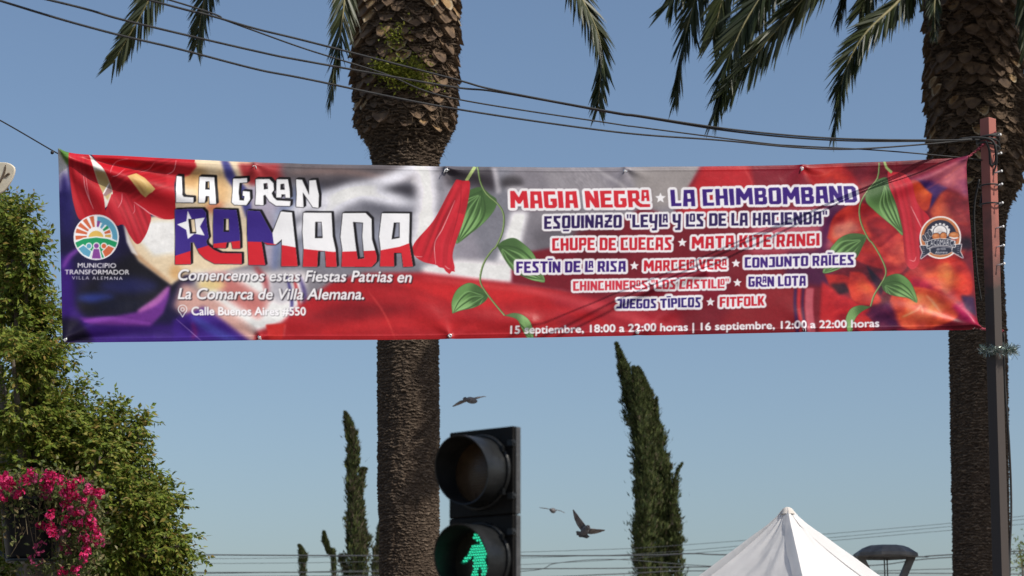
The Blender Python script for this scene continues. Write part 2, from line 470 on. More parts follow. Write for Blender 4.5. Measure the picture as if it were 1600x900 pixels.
for pts in ([(1255, 270), (1280, 275), (1308, 262)], [(1160, 258), (1172, 280), (1178, 300)], [(1440, 300), (1470, 282), (1506, 254)]):
    stroke(pts, 1.4, (220, 120, 110), 0.7, 0.7)
# soft print grain and the mottling of the fruit
fq = np.clip((PX - 1285) / 20, 0, 1) * np.clip((1522 - PX) / 10, 0, 1)
IMG[:] += (fq * fbm(PX / 22 + PY / 60, PY / 15, 44, 4))[..., None] * np.array([44, 40, 22]) + (fq * np.abs(fbm(PX / 40, PY / 30, 51, 3)))[..., None] * np.array([-40, -26, 4])
IMG[:] = 255 * np.clip(1.10 * np.clip(IMG / 255, 0, 1) ** 1.36, 0, .9)
IMG[:] = IMG - (IMG - IMG.mean(2, keepdims=True)) * 0.10
IMG[:] = IMG * (1 + 0.05 * fbm(PX / 16, PY / 9, 3, 4)[..., None] + 0.035 * fbm(PX / 3, PY / 3, 9, 2)[..., None])
q = np.clip((PX - 860) / 60, 0, 1) * np.clip((960 - PX) / 60, 0, 1) * np.clip((330 - PY) / 30, 0, 1)
IMG[:] += (q * 14 * vnoise(PX / 2 - PY / 3, PY / 5, 4))[..., None]

# -- drawn flowers and leaves
RED = (186, 30, 42)
def petal(pts, c=RED, axis=None, n=14, seed=1, bl=0.35):
    p = np.asarray(pts, float); p = np.vstack([p, p[:1]]); sp = spline(p, len(p) * 6)
    M = np.clip(raster([sp])[:, :W], 0, 1)
    keep = IMG.copy()
    put(M, c)
    if axis is not None:
        rr = random.Random(seed)
        a = np.asarray(axis, float)
        t = unit(a[-1] - a[0]); nn = np.array([-t[1], t[0]])
        for k in range(n):
            off = rr.uniform(-1, 1) * 26; j = rr.uniform(-6, 6)
            q_ = a + nn * off + t * j
            dk = rr.random() < 0.6
            stroke(list(q_), rr.uniform(1.0, 3.5), tuple(np.clip(np.asarray(c) * (0.72 if dk else 1.0) + (0 if dk else 18), 0, 255)), 0.8, 0.5)
        IMG[:] = keep * (1 - M[..., None]) + IMG * M[..., None]
z1 = lambda pts: Z(85, 230, 5.625, pts)
poly(z1([(40, 45), (160, 50), (120, 180), (60, 100)]), (86, 128, 58), 1.2)
poly(z1([(300, 60), (410, 170), (520, 330), (520, 420), (470, 520), (430, 560), (400, 400), (330, 200)]), (222, 222, 216), 0.6)
poly(z1([(350, 220), (450, 240), (510, 380), (470, 480), (410, 400)]), (176, 150, 96), 2, 0.9)
poly(z1([(425, 430), (480, 325), (510, 395), (450, 440)]), (150, 120, 120), 0.6); stroke(z1([(425, 430), (450, 380), (482, 325)]), 2.2, (232, 230, 232), 0.4)
petal(z1([(128, 50), (215, 40), (300, 62), (345, 210), (385, 320), (430, 430), (447, 560), (430, 610), (330, 600), (225, 640), (170, 510), (142, 330), (125, 160)]), RED, z1([(220, 60), (250, 300), (360, 600)]), 22, 2)
petal(z1([(305, 40), (700, 60), (1120, 85), (1235, 110), (1180, 190), (1060, 260), (1062, 500), (1064, 622), (940, 632), (840, 595), (835, 690), (795, 790), (738, 855), (680, 800), (605, 690), (545, 695), (440, 610), (490, 480), (512, 400), (470, 285), (400, 170)]), RED, z1([(500, 500), (700, 350), (1100, 200)]), 34, 5)
petal(z1([(500, 420), (600, 400), (700, 480), (840, 590), (830, 700), (738, 855), (660, 780), (610, 690), (540, 690), (450, 600)]), (186, 36, 50), z1([(560, 420), (640, 600), (740, 850)]), 20, 8)
poly(Z(260, 250, 5.295, [(0, 60), (120, 25), (235, 20), (250, 60), (190, 120), (80, 150), (60, 210), (0, 215)]), (184, 38, 48), 0.8)
poly(z1([(640, 275), (720, 235), (790, 280), (885, 385), (860, 410), (830, 425), (800, 450), (760, 420)]), (202, 166, 104), 0.6)
stroke(z1([(660, 275), (740, 350), (800, 440)]), 2, (160, 112, 62), 0.7, 0.8); stroke(z1([(700, 250), (790, 330), (850, 405)]), 2.2, (228, 200, 140), 0.7, 0.8)
ell(*z1([(825, 392)])[0], 4.5, 4, (206, 176, 104), 0.6)
for pts, w in (([(255, 250), (275, 380), (345, 550)], 1.2), ([(275, 250), (295, 400), (325, 510)], 0.9), ([(650, 110), (530, 140), (490, 250)], 1.0), ([(620, 190), (560, 265), (500, 280)], 0.9), ([(1070, 120), (1050, 200), (990, 235)], 1.3), ([(595, 410), (590, 480), (560, 540)], 1.0), ([(700, 485), (780, 540), (850, 590), (950, 630)], 1.6), ([(880, 140), (830, 190), (740, 220)], 0.8), ([(700, 500), (705, 560), (690, 590)], 0.8)):
    stroke(z1(pts), w, (236, 170, 176), 0.4, 0.85)
poly(z1([(610, 685), (640, 760), (680, 850), (740, 960), (680, 930), (635, 840)]), (226, 222, 220), 0.8, 0.9)

G1, G2, G3 = (104, 146, 84), (58, 86, 48), (142, 184, 118)
def leaf(pts, tip0, tip1, bow=0.3, n=4, c=G1):
    """Drawn leaf: outline, dark back half, long veins from tip0 to tip1."""
    p = np.asarray(pts, float); sp = spline(np.vstack([p, p[:1]]), len(p) * 8)
    M = np.clip(raster([sp])[:, :W], 0, 1); keep = IMG.copy()
    put(M, c)
    a = np.asarray(tip0, float); e = np.asarray(tip1, float); t = e - a; nn = np.array([-t[1], t[0]])
    L = np.linalg.norm(t)
    ell(*(a + t * 0.05), L * 0.42, L * 0.42, G2, L * 0.1, 0.75)
    ell(*(a + t * 0.72), L * 0.26, L * 0.2, G3, L * 0.1, 0.8)
    for k in range(n):
        f = (k + 0.5) / n * 2 - 1
        stroke([a, a + t * 0.3 + nn * f * bow * 0.9, a + t * 0.65 + nn * f * bow * 0.8, e], max(1.2, L * 0.035), G2, 0.35, 0.85)
        stroke([a + nn * f * bow * .1 + t * .1, a + t * 0.4 + nn * (f * bow * 0.9 + 0.06), a + t * 0.75 + nn * (f * bow * 0.6 + 0.04), e], max(1.0, L * 0.03), G3, 0.5, 0.6)
    IMG[:] = keep * (1 - M[..., None]) + IMG * M[..., None]
    put(np.clip(raster([stroke_poly(np.vstack([sp, sp[:1]]), 0.8, None, False, 200, False)])[:, :W], 0, 1), (70, 98, 58), 0.7)
def vine(pts, w):
    stroke(pts, w, (62, 82, 44), 0.3, 1, False); q = np.asarray(pts, float) + (-0.5, -0.2)
    stroke(list(q), w * 0.62, (122, 148, 90), 0.3, 1, False); stroke(list(q + (-0.2, 0)), w * 0.22, (168, 190, 132), 0.2, 0.9, False)
z6 = lambda p: Z(630, 250, 5.295, p); z7 = lambda p: Z(690, 380, 6.0, p); z5 = lambda p: Z(1260, 245, 5.714, p); z9 = lambda p: Z(1260, 380, 5.714, p)
leaf(z6([(555, 245), (640, 225), (720, 285), (772, 330), (755, 410), (670, 515), (560, 605), (440, 690), (480, 560), (520, 400)]), z6([(650, 250)])[0], z6([(450, 680)])[0], 0.28, 5)
stroke(z6([(595, 55), (560, 110), (522, 172)]), 5, (170, 190, 120), 0.3, 1, False)
petal(z6([(440, 158), (500, 170), (552, 180), (545, 300), (505, 480), (440, 670), (405, 790), (425, 905), (330, 890), (270, 868), (160, 840), (85, 780), (90, 690), (250, 500), (370, 280)]), (200, 36, 50), z6([(490, 180), (330, 520), (200, 850)]), 26, 12)
petal(z6([(440, 430), (505, 470), (440, 660), (410, 790), (425, 900), (340, 895), (280, 870), (255, 760), (290, 620), (360, 480)]), (204, 40, 54), z6([(450, 470), (370, 680), (350, 890)]), 16, 14)
poly(z7([(0, 215), (60, 200), (100, 200), (128, 266), (95, 262), (75, 288), (40, 262), (20, 232)]), (196, 38, 52), 0.4)
for pts, w in (([(430, 330), (330, 560), (262, 690), (270, 870)], 1.4), ([(88, 795), (130, 800), (160, 800)], 1.0), ([(345, 872), (370, 895), (390, 900)], 1.2)):
    stroke(z6(pts), w, (238, 176, 176), 0.4, 0.9)
stroke(z6([(430, 320), (330, 500), (230, 760)]), 2.4, (120, 18, 32), 0.8, 0.7); stroke(z6([(480, 200), (470, 380), (390, 700)]), 1.2, (140, 22, 36), 0.5, 0.7)
leaf(z7([(522, 22), (590, -30), (680, -50), (760, -5), (850, 80), (900, 170), (972, 350), (900, 355), (800, 325), (680, 260), (600, 160)]), z7([(525, 20)])[0], z7([(960, 345)])[0], 0.25, 4)
leaf(z7([(100, 660), (98, 540), (150, 430), (250, 372), (340, 395), (432, 480), (405, 545), (310, 600), (180, 630)]), z7([(425, 480)])[0], z7([(105, 655)])[0], 0.36, 4)
leaf(z7([(590, 678), (680, 655), (770, 680), (835, 755), (865, 895), (810, 890), (750, 800), (700, 715)]), z7([(590, 678)])[0], z7([(850, 890)])[0], 0.16, 2, (128, 168, 104))
vine(z6([(615, 50), (635, 170), (690, 280), (780, 360), (832, 450), (825, 590), (770, 715)]) + z7([(480, 60), (410, 160), (372, 270), (368, 370), (430, 475), (520, 590), (592, 680)]), 2.7)
petal(z5([(725, 130), (880, 150), (940, 260), (1000, 430), (1100, 560), (1010, 700), (1010, 930), (940, 1010), (880, 930), (858, 690), (800, 430), (740, 300)]), (192, 38, 54), z5([(780, 150), (890, 500), (950, 950)]), 22, 22)
stroke(z5([(930, 440), (990, 560), (1030, 640)]), 1.3, (236, 170, 170), 0.4, 0.9); stroke(z9([(915, 150), (960, 160), (980, 120)]), 1.4, (232, 150, 150), 0.4, 0.8)
stroke(z5([(692, 35), (712, 95), (765, 140)]), 4, (150, 176, 108), 0.3, 1, False)
leaf(z5([(640, 200), (720, 188), (735, 300), (800, 430), (862, 692), (780, 625), (610, 485), (520, 400), (545, 290)]), z5([(680, 215)])[0], z5([(858, 685)])[0], 0.2, 5)
leaf(z5([(215, 815), (300, 725), (410, 685), (532, 708), (500, 800)]) + z9([(430, 150), (270, 240), (150, 268), (165, 190), (200, 100)]), z5([(520, 715)])[0], z9([(155, 262)])[0], 0.22, 4)
leaf(z9([(665, 362), (720, 300), (820, 278), (910, 340), (968, 450), (982, 532), (900, 492), (770, 470), (695, 430)]), z9([(670, 365)])[0], z9([(978, 525)])[0], 0.3, 5)
leaf(z9([(565, 572), (470, 558), (390, 592), (350, 690), (375, 800), (405, 800), (428, 690), (480, 620)]), z9([(565, 572)])[0], z9([(388, 795)])[0], 0.16, 2, (128, 168, 104))
vine(z5([(648, 55), (637, 190), (560, 285), (490, 385), (466, 470), (490, 600), (555, 735)]) + z9([(590, 0), (655, 105), (707, 225), (702, 300), (650, 390), (600, 470), (567, 568)]), 2.6)

# -- lettering
def dilate(M, r):
    ys, xs = np.where(M > 0.01)
    k = int(math.ceil(r)) + 2
    y0, y1, x0, x1 = max(0, ys.min() - k), min(H, ys.max() + k + 1), max(0, xs.min() - k), min(W, xs.max() + k + 1)
    sub = np.clip(M[y0:y1, x0:x1], 0, 1); o = sub.copy()
    for ri in (r * 0.5, r):
        for a in range(28):
            dx, dy = ri * math.cos(2 * math.pi * a / 28), ri * math.sin(2 * math.pi * a / 28)
            ix, iy = int(math.floor(dx)), int(math.floor(dy)); fx, fy = dx - ix, dy - iy
            A = np.roll(np.roll(sub, iy, 0), ix, 1); B = np.roll(A, 1, 1); C = np.roll(A, 1, 0); E = np.roll(B, 1, 0)
            o = np.maximum(o, A * (1 - fx) * (1 - fy) + B * fx * (1 - fy) + C * (1 - fx) * fy + E * fx * fy)
    R = np.zeros((H, W)); R[y0:y1, x0:x1] = o
    return R
def shift(M, dx, dy):
    ix, iy = int(math.floor(dx)), int(math.floor(dy)); fx, fy = dx - ix, dy - iy
    A = np.roll(np.roll(M, iy, 0), ix, 1); B = np.roll(A, 1, 1); C = np.roll(A, 1, 0); E = np.roll(B, 1, 0)
    return A * (1 - fx) * (1 - fy) + B * fx * (1 - fy) + C * (1 - fx) * fy + E * fx * fy

# cut-out block capitals: polygons on a 10 x 16 grid
GL = {
 'A': (10, [[(1, 0), (9.4, 0), (10, 16), (6.7, 16), (6.5, 11.6), (3.9, 11.6), (3.7, 16), (0, 16)], [(3.9, 3.4), (6.2, 3.4), (6.4, 8.6), (3.8, 8.6)]]),
 'B': (10, [[(0, 0), (8, 0), (9.5, 1.5), (9.5, 6.6), (8.5, 8), (10, 9.4), (10, 14.5), (8.5, 16), (0, 16)], [(3.4, 3.1), (6.2, 3.1), (6.2, 6.4), (3.4, 6.4)], [(3.4, 9.6), (6.5, 9.6), (6.5, 12.9), (3.4, 12.9)]]),
 'C': (9.2, [[(0, 0), (9, 0), (7.8, 3), (3.5, 3), (3.5, 13), (9.2, 13), (9.2, 16), (0, 16)]]),
 'D': (10, [[(0, 0), (8, 0), (10, 2), (10, 14), (8, 16), (0, 16)], [(3.5, 3.1), (6.5, 3.1), (6.5, 12.9), (3.5, 12.9)]]),
 'E': (9.2, [[(0, 0), (9, 0), (9, 3), (3.5, 3), (3.5, 6.5), (8, 6.5), (8, 9.5), (3.5, 9.5), (3.5, 13), (9.2, 13), (9.2, 16), (0, 16)]]),
 'F': (9, [[(0, 0), (9, 0), (9, 3), (3.5, 3), (3.5, 6.7), (8, 6.7), (8, 9.7), (3.5, 9.7), (3.5, 16), (0, 16)]]),
 'G': (9.8, [[(0, 0), (9, 0), (9, 3.2), (3.5, 3.2), (3.5, 13), (6.3, 13), (6.3, 9.8), (4.9, 9.8), (4.9, 7), (9.8, 7), (9.8, 14), (8, 16), (1.2, 16), (0, 14.6)]]),
 'H': (10, [[(0, 0), (3.5, 0), (3.5, 6.5), (6.5, 6.5), (6.5, 0), (10, 0), (10, 16), (6.5, 16), (6.5, 9.5), (3.5, 9.5), (3.5, 16), (0, 16)]]),
 'I': (3.6, [[(0, 0), (3.6, 0), (3.6, 16), (0, 16)]]),
 '1': (3.6, [[(0, 0), (3.6, 0), (3.6, 16), (0, 16)], [(-1.6, -4), (5.2, -4), (5.2, -2), (-1.6, -2)]]),
 'J': (8.6, [[(1.2, 0), (8.6, 0), (8.6, 16), (0, 16), (0, 13), (5.1, 13), (5.1, 3), (1.2, 3)]]),
 'K': (10, [[(0, 0), (3.5, 0), (3.5, 6.2), (6.4, 0), (10, 0), (6.8, 7.6), (10, 16), (6.4, 16), (3.5, 9.6), (3.5, 16), (0, 16)]]),
 'L': (8.6, [[(0, 0), (3.5, 0), (3.5, 13), (8.6, 13), (8.6, 16), (0, 16)]]),
 'M': (14, [[(0.5, 0), (4, 0), (7, 6), (10, 0), (13.5, 0), (14, 16), (10.5, 16), (10.2, 8), (7.8, 12), (6.2, 12), (3.8, 8), (3.5, 16), (0, 16)]]),
 'N': (10.4, [[(0, 0), (3.6, 0), (7, 8), (7, 0), (10.4, 0), (10.4, 16), (7, 16), (3.3, 8.2), (3.3, 16), (0, 16)]]),
 'O': (10, [[(1.5, 0), (8.5, 0), (10, 1.5), (10, 14.5), (8.5, 16), (1.5, 16), (0, 14.5), (0, 1.5)], [(3.5, 3), (6.5, 3), (6.5, 13), (3.5, 13)]]),
 'P': (9.5, [[(0, 0), (8, 0), (9.5, 1.5), (9.5, 8.5), (8, 10), (3.5, 10), (3.5, 16), (0, 16)], [(3.5, 3), (6.2, 3), (6.2, 7), (3.5, 7)]]),
 'Q': (10, [[(1.5, 0), (8.5, 0), (10, 1.5), (10, 14.5), (8.5, 16), (1.5, 16), (0, 14.5), (0, 1.5)], [(3.5, 3), (6.5, 3), (6.5, 13), (3.5, 13)], [(1, 17.6), (8.6, 17.6), (8.4, 19.6), (1.4, 19.6)]]),
 'R': (10, [[(0, 0), (8, 0), (9.5, 1.5), (9.5, 8), (8, 9.8), (10, 16), (6.5, 16), (4.7, 10.6), (3.5, 10.6), (3.5, 16), (0, 16)], [(3.5, 3), (6.2, 3), (6.2, 7.4), (3.5, 7.4)]]),
 'S': (9.5, [[(0.8, 0), (9.5, 0), (8.8, 3), (4.6, 3), (4.6, 5.4), (8.6, 9.6), (8.6, 16), (0, 16), (0.4, 13), (5.1, 13), (5.1, 10.8), (0.8, 6.6)]]),
 'T': (10, [[(0, 0), (10, 0), (10, 3.1), (6.8, 3.1), (6.8, 16), (3.2, 16), (3.2, 3.1), (0, 3.1)]]),
 'U': (10, [[(0, 0), (3.5, 0), (3.5, 13), (6.5, 13), (6.5, 0), (10, 0), (10, 14.5), (8.5, 16), (1.5, 16), (0, 14.5)]]),
 'V': (10, [[(0, 0), (3.6, 0), (5, 10), (6.4, 0), (10, 0), (7, 16), (3, 16)]]),
 'Y': (10, [[(0, 0), (3.4, 0), (3.4, 8), (6.6, 8), (6.6, 0), (10, 0), (9.2, 20), (3, 20), (3, 17.4), (6, 17.4), (6.2, 11), (1.8, 11), (0, 9)]]),
 'Z': (9.6, [[(0.5, 0), (9.5, 0), (9.5, 3.5), (7, 7), (8.8, 7), (8.8, 9), (5.6, 9), (3.9, 13), (9.6, 13), (9.6, 16), (0, 16), (0, 12.5), (2.2, 9), (0.8, 9), (0.8, 7), (3.8, 7), (5.5, 3), (0.5, 3)]]),
 '"': (5.4, [[(0, -0.5), (2.2, -0.5), (1.9, 4.4), (0.4, 4.4)], [(3.2, -0.5), (5.4, -0.5), (5.0, 4.4), (3.5, 4.4)]]),
}
def word_contours(txt):
    """Lower-case letter = small raised letter sitting on a stretched foot of the one before."""
    x = 0; out = []; rr = random.Random(hash(len(txt)) + len(txt))
    for i, ch in enumerate(txt):
        if ch == ' ': x += 4.6; continue
        nxt = txt[i + 1] if i + 1 < len(txt) else ''
        if ch.islower():
            w, cs = GL[ch.upper()]
            out.append([[(x + 0.62 * a, -0.3 + 0.66 * b_) for a, b_ in c] for c in cs]); x += 0.62 * w + 1.3; continue
        w, cs = GL[ch]
        if nxt.islower() and nxt:
            if ch == 'R': cs = [[(0, 0), (7.6, 0), (9, 1.5), (9, 7.6), (7.6, 9.4), (9, 12), (11, 13.2), (16.6, 13.2), (16.6, 16), (9, 16), (6.4, 14), (4.7, 10.6), (3.4, 10.6), (3.4, 16), (0, 16)], cs[1]]; w = 9
            else: cs = [[(0, 0), (3.5, 0), (3.5, 13.2), (10.8, 13.2), (10.8, 16), (0, 16)]]; w = 3.3
        out.append([[(x + a, b_) for a, b_ in c] for c in cs]); x += w + 1.3
    return out, x - 1.3
def block(txt, xl, tl, bl_, xr, tr, br, color, edge, slant=0.0):
    gl, tot = word_contours(txt)
    M = np.zeros((H, W + 1)); rr = random.Random(len(txt) * 3 + int(xl))
    for g in gl:
        j = rr.uniform(-0.25, 0.25)
        cs = []
        for c in g:
            q_ = []
            for a, b_ in c:
                a += rr.uniform(-0.2, 0.2) - slant * (8 - b_) / 8; u = a / tot
                t = tl + (tr - tl) * u; bo = bl_ + (br - bl_) * u
                q_.append((xl + (xr - xl) * u, t + (bo - t) * (b_ + j) / 16))
            cs.append(q_)
        raster(cs, M)
    M = np.clip(M[:, :W], 0, 1)
    D = dilate(M, (edge + 0.9) * SS)
    put(blur(shift(D, 0.8, 0.8), 0.9), (60, 20, 40), 0.35)
    put(D, (238, 236, 240)); put(M, color)
PUR, RD2 = (58, 26, 116), (196, 30, 48)
def star(cx, cy, r, c=(240, 238, 242), rot=-90):
    poly([(cx + (r if k % 2 == 0 else r * 0.45) * math.cos(D2R(rot + 36 * k)), cy + (r if k % 2 == 0 else r * 0.45) * math.sin(D2R(rot + 36 * k))) for k in range(10)], c)
block('MAGIA NEGRa', 797, 298.6, 325, 1014.5, 297.8, 324, (208, 38, 52), 3.3, 0.5)
star(1031.8, 309.5, 8.6)
block('LA CHIMBOMBAND', 1047.8, 297, 322.5, 1337.2, 290.4, 317.3, (56, 24, 120), 3.4, 0.4)
block('ESQUINAZO "LEYLa Y LoS DE LA HACIENDA"', 850.6, 337.2, 357.2, 1291, 331, 351, (42, 24, 84), 2.7)
block('CHUPE DE CUECAS', 863, 371.8, 391.4, 1050, 370.4, 390.4, RD2, 2.8); star(1066.2, 379, 7.6)
block('MATA KITE RANGI', 1080.7, 370, 388.8, 1280, 365, 384.3, RD2, 2.7)
block('FEST1N DE La RISA', 807, 408.4, 426.2, 978, 407.4, 424.2, PUR, 2.9); star(991.4, 415.2, 7.6)
block('MARCELa VERa', 1006, 407, 424, 1135, 404.8, 421, RD2, 2.6); star(1149.6, 411.8, 7.4)
block('CONJUNTO RA1CES', 1163.2, 402.6, 418.8, 1334.6, 397.8, 413.8, PUR, 2.9)
block('CHINCHINERoS "LOS CASTILLo"', 896, 439, 454, 1138.5, 436.3, 450.4, (204, 52, 70), 2.6); star(1152, 442, 7.2)
block('GRaN LOTA', 1169.4, 432.6, 448.5, 1258.7, 431, 446.6, PUR, 2.7)
block('JUEGOS T1PICOS', 963, 467.9, 482, 1095.3, 464.6, 480, (50, 30, 112), 2.9); star(1110.3, 471.8, 7.4)
block('FITFOLK', 1124.8, 464.2, 479.6, 1194.2, 462.6, 477.6, RD2, 2.7)

def text_mesh(txt, shear, track):
    cu = bpy.data.curves.new('t', 'FONT'); cu.body = txt; cu.size = 1.0; cu.shear = shear; cu.space_character = track; cu.resolution_u = 4
    ob = bpy.data.objects.new('t', cu); COL.objects.link(ob)
    me = bpy.data.meshes.new_from_object(ob.evaluated_get(bpy.context.evaluated_depsgraph_get()))
    me.calc_loop_triangles()
    v = np.array([x.co[:2] for x in me.vertices]); tri = [t.vertices[:] for t in me.loop_triangles]
    bpy.data.objects.remove(ob); bpy.data.curves.remove(cu); bpy.data.meshes.remove(me)
    return v, tri
CAPH = text_mesh('H', 0, 1)[0][:, 1].max(); XHT = text_mesh('x', 0, 1)[0][:, 1].max()
def sans(txt, xl, bl_, xr, br, cap, weight=0.0, shear=0.0, track=1.0):
    """Coverage of a line of plain lettering between two base-line points; weight = extra stroke in photo pixels."""
    v, tri = text_mesh(txt, 0, track)
    y = v[:, 1]; tall = XHT * 1.0
    y = np.where(y <= 0, y, np.where(y < XHT, y * 1.0, tall + (y - XHT) * (CAPH - tall) / (CAPH - XHT)))
    X_ = v[:, 0]; x0, x1 = X_.min(), X_.max(); wd = weight
    u = (X_ - x0) / (x1 - x0); up = y * cap / CAPH
    X = xl + wd + (xr - xl - 2 * wd - shear * cap) * u + shear * up; Y = bl_ - wd * .6 + (br - bl_) * u - up * (1 - 1.2 * wd / cap)
    M = np.zeros((H, W + 1))
    for t in tri: raster([np.c_[X[list(t)], Y[list(t)]]], M)
    M = np.clip(M[:, :W], 0, 1)
    return dilate(M, wd * SS) if wd > 0.05 else M
def label_line(M, shadow=(1.3, 1.2), dark=0.8, edge=0.5, col=(240, 238, 242)):
    D = dilate(M, edge * SS) if edge else M
    put(blur(np.maximum(shift(D, shadow[0] * SS, shadow[1] * SS), D * 0.4), 0.5), (24, 20, 28), dark)
    put(M, col)
label_line(sans('Comencemos estas Fiestas Patrias en', 276.5, 438, 645.5, 441.6, 17.4, 0.6, 0.2))
label_line(sans('La Comarca de Villa Alemana.', 277.5, 467.6, 572, 468.4, 17.4, 0.6, 0.2))
label_line(sans('Calle Buenos Aires #550', 298.8, 493, 478, 493.4, 13.4, 0.62), (0.6, 0.8), 0.45, 0.3)
label_line(sans('15 septiembre, 18:00 a 22:00 horas | 16 septiembre, 12:00 a 22:00 horas', 797, 521.6, 1373.5, 511.2, 12.2, 0.62), (0.7, 0.8), 0.45, 0.3)
put(sans('MUNICIPIO', 121.4, 418.8, 181.4, 418.9, 7.2, 0.22), (240, 238, 242)); put(sans('TRANSFORMADOR', 101.2, 429.2, 202.2, 429.3, 7.4, 0.22), (240, 238, 242))
put(sans('VILLA ALEMANA', 112.5, 437.2, 191.5, 437.6, 5.0, 0.0, 0, 1.3), (226, 222, 236))
# map pin
t = np.linspace(0.6, 2 * math.pi - 0.6, 30) + math.pi / 2
pin = [(285.2 + 7.3 * math.cos(a), 483.6 + 7.3 * math.sin(a)) for a in t] + [(285.2, 496.6)]
c_ = np.mean(pin, 0)
pin_in = [tuple(c_ + (np.asarray(p) - c_) * 0.82) for p in pin]
put(raster([pin, pin_in]), (238, 236, 240))
ring = lambda cx, cy, r0, r1, n=40: [[(cx + r0 * math.cos(2 * math.pi * k / n), cy + r0 * math.sin(2 * math.pi * k / n)) for k in range(n)], [(cx + r1 * math.cos(2 * math.pi * k / n), cy + r1 * math.sin(2 * math.pi * k / n)) for k in range(n)]]
put(raster(ring(285.2, 483.8, 3.3, 2.0)), (238, 236, 240))

# -- title lettering with black block shade
z3 = lambda p: Z(260, 250, 5.295, p); z4 = lambda p: Z(450, 250, 5.0, p); z8 = lambda p: Z(260, 310, 8.0, p)
TITLE1 = [
 [z3([(85, 125), (129, 130), (130, 300), (142, 316), (222, 320), (222, 362), (78, 360), (77, 255)])],
 [z3([(275, 132), (398, 138), (410, 372), (356, 372), (352, 306), (324, 304), (316, 362), (264, 362), (268, 255)]), z3([(324, 172), (356, 170), (359, 246), (321, 246)])],
 [z3([(552, 150), (668, 148), (670, 183), (606, 185), (598, 270), (604, 336), (640, 340), (646, 302), (630, 296), (633, 255), (690, 262), (692, 330), (660, 380), (560, 376), (538, 355), (548, 260)])],
 [z3([(738, 160), (850, 158), (886, 192), (890, 250), (870, 276), (885, 310), (912, 336), (1026, 342), (1022, 384), (905, 382), (850, 345), (816, 290), (802, 298), (803, 378), (733, 376), (740, 270)]), z3([(803, 195), (834, 190), (840, 240), (806, 245)])],
 [z3([(912, 160), (1005, 162), (1020, 250), (1023, 315), (985, 315), (982, 285), (952, 285), (949, 313), (908, 312)]), z3([(944, 200), (974, 196), (979, 246), (943, 246)])],
 [z4([(62, 152), (110, 155), (165, 272), (165, 160), (217, 157), (242, 275), (238, 374), (195, 370), (116, 252), (122, 370), (63, 367), (68, 262)])],
]
TITLE2 = [
 [z8([(106, 146), (300, 140), (450, 140), (492, 182), (502, 300), (516, 400), (530, 485), (500, 530), (508, 572), (590, 640), (680, 682), (940, 688), (942, 822), (600, 815), (480, 752), (410, 682), (370, 600), (346, 548), (300, 548), (305, 820), (108, 826), (112, 500)]), z8([(272, 256), (356, 258), (376, 436), (294, 442)])],
 [z8([(588, 145), (872, 152), (897, 285), (918, 450), (922, 628), (828, 628), (812, 545), (755, 545), (742, 622), (588, 616), (584, 350)]), z8([(716, 254), (782, 254), (787, 418), (712, 418)])],
 [[(385.8, 330), (405.8, 330.8), (416, 349), (425.2, 365), (438.6, 331), (456, 332.4), (460, 368), (465, 416), (439.6, 416.2), (440.4, 374), (430.4, 382.6), (417.4, 382.4), (408.2, 376), (414.4, 414.2), (388.4, 414), (386.2, 366)]],
 [z4([(120, 412), (340, 412), (350, 600), (372, 700), (380, 834), (297, 836), (290, 712), (234, 712), (228, 834), (116, 834), (122, 700), (112, 560)]), z4([(213, 484), (263, 484), (271, 609), (210, 611)])],
 [z4([(428, 415), (606, 415), (652, 462), (655, 620), (692, 752), (690, 797), (652, 837), (418, 834), (425, 700), (410, 600)]), z4([(508, 484), (586, 490), (580, 600), (596, 770), (544, 777), (526, 650)])],
 [z4([(732, 418), (950, 418), (945, 650), (976, 832), (900, 837), (885, 728), (826, 728), (828, 834), (718, 834), (722, 700), (710, 600), (720, 520)]), z4([(826, 490), (871, 490), (871, 610), (808, 622)])],
]
def title(letters, ext, fills):
    for L in letters:
        M = np.clip(raster(L)[:, :W], 0, 1)
        E = dilate(M, 0.9 * SS)
        acc = E.copy()
        for k in range(1, 8): acc = np.maximum(acc, shift(E, ext[0] * SS * k / 7, ext[1] * SS * k / 7))
        put(acc, (20, 18, 22)); fills(M)
title(TITLE1, (3.4, -2.4), lambda M: put(M, (238, 238, 242)))
wx = [255, 273, 297, 334, 376, 386, 407, 450, 474, 520, 594, 624, 640, 660]; wy = [404, 400, 392, 380.6, 376, 377.5, 378, 384.5, 389, 393.6, 391.6, 386, 380, 372]
WAVE = np.interp(PX, wx, wy)
redm = np.clip((PY - WAVE) * SS + 0.5, 0, 1); bluem = np.clip((426.6 + (PY - 372) * 0.12 - PX) * SS + 0.5, 0, 1)
STARM = np.clip(raster([z8([(265, 160), (318, 264), (480, 242), (420, 350), (478, 462), (350, 440), (268, 507), (248, 392), (133, 325), (250, 285)])])[:, :W], 0, 1)
def flagfill(M):
    put(M, (240, 240, 244)); put(M * bluem, (60, 42, 132)); put(M * STARM, (240, 240, 244)); put(M * redm * (1 - STARM), (208, 38, 50))
title(TITLE2, (3.0, -1.8), flagfill)

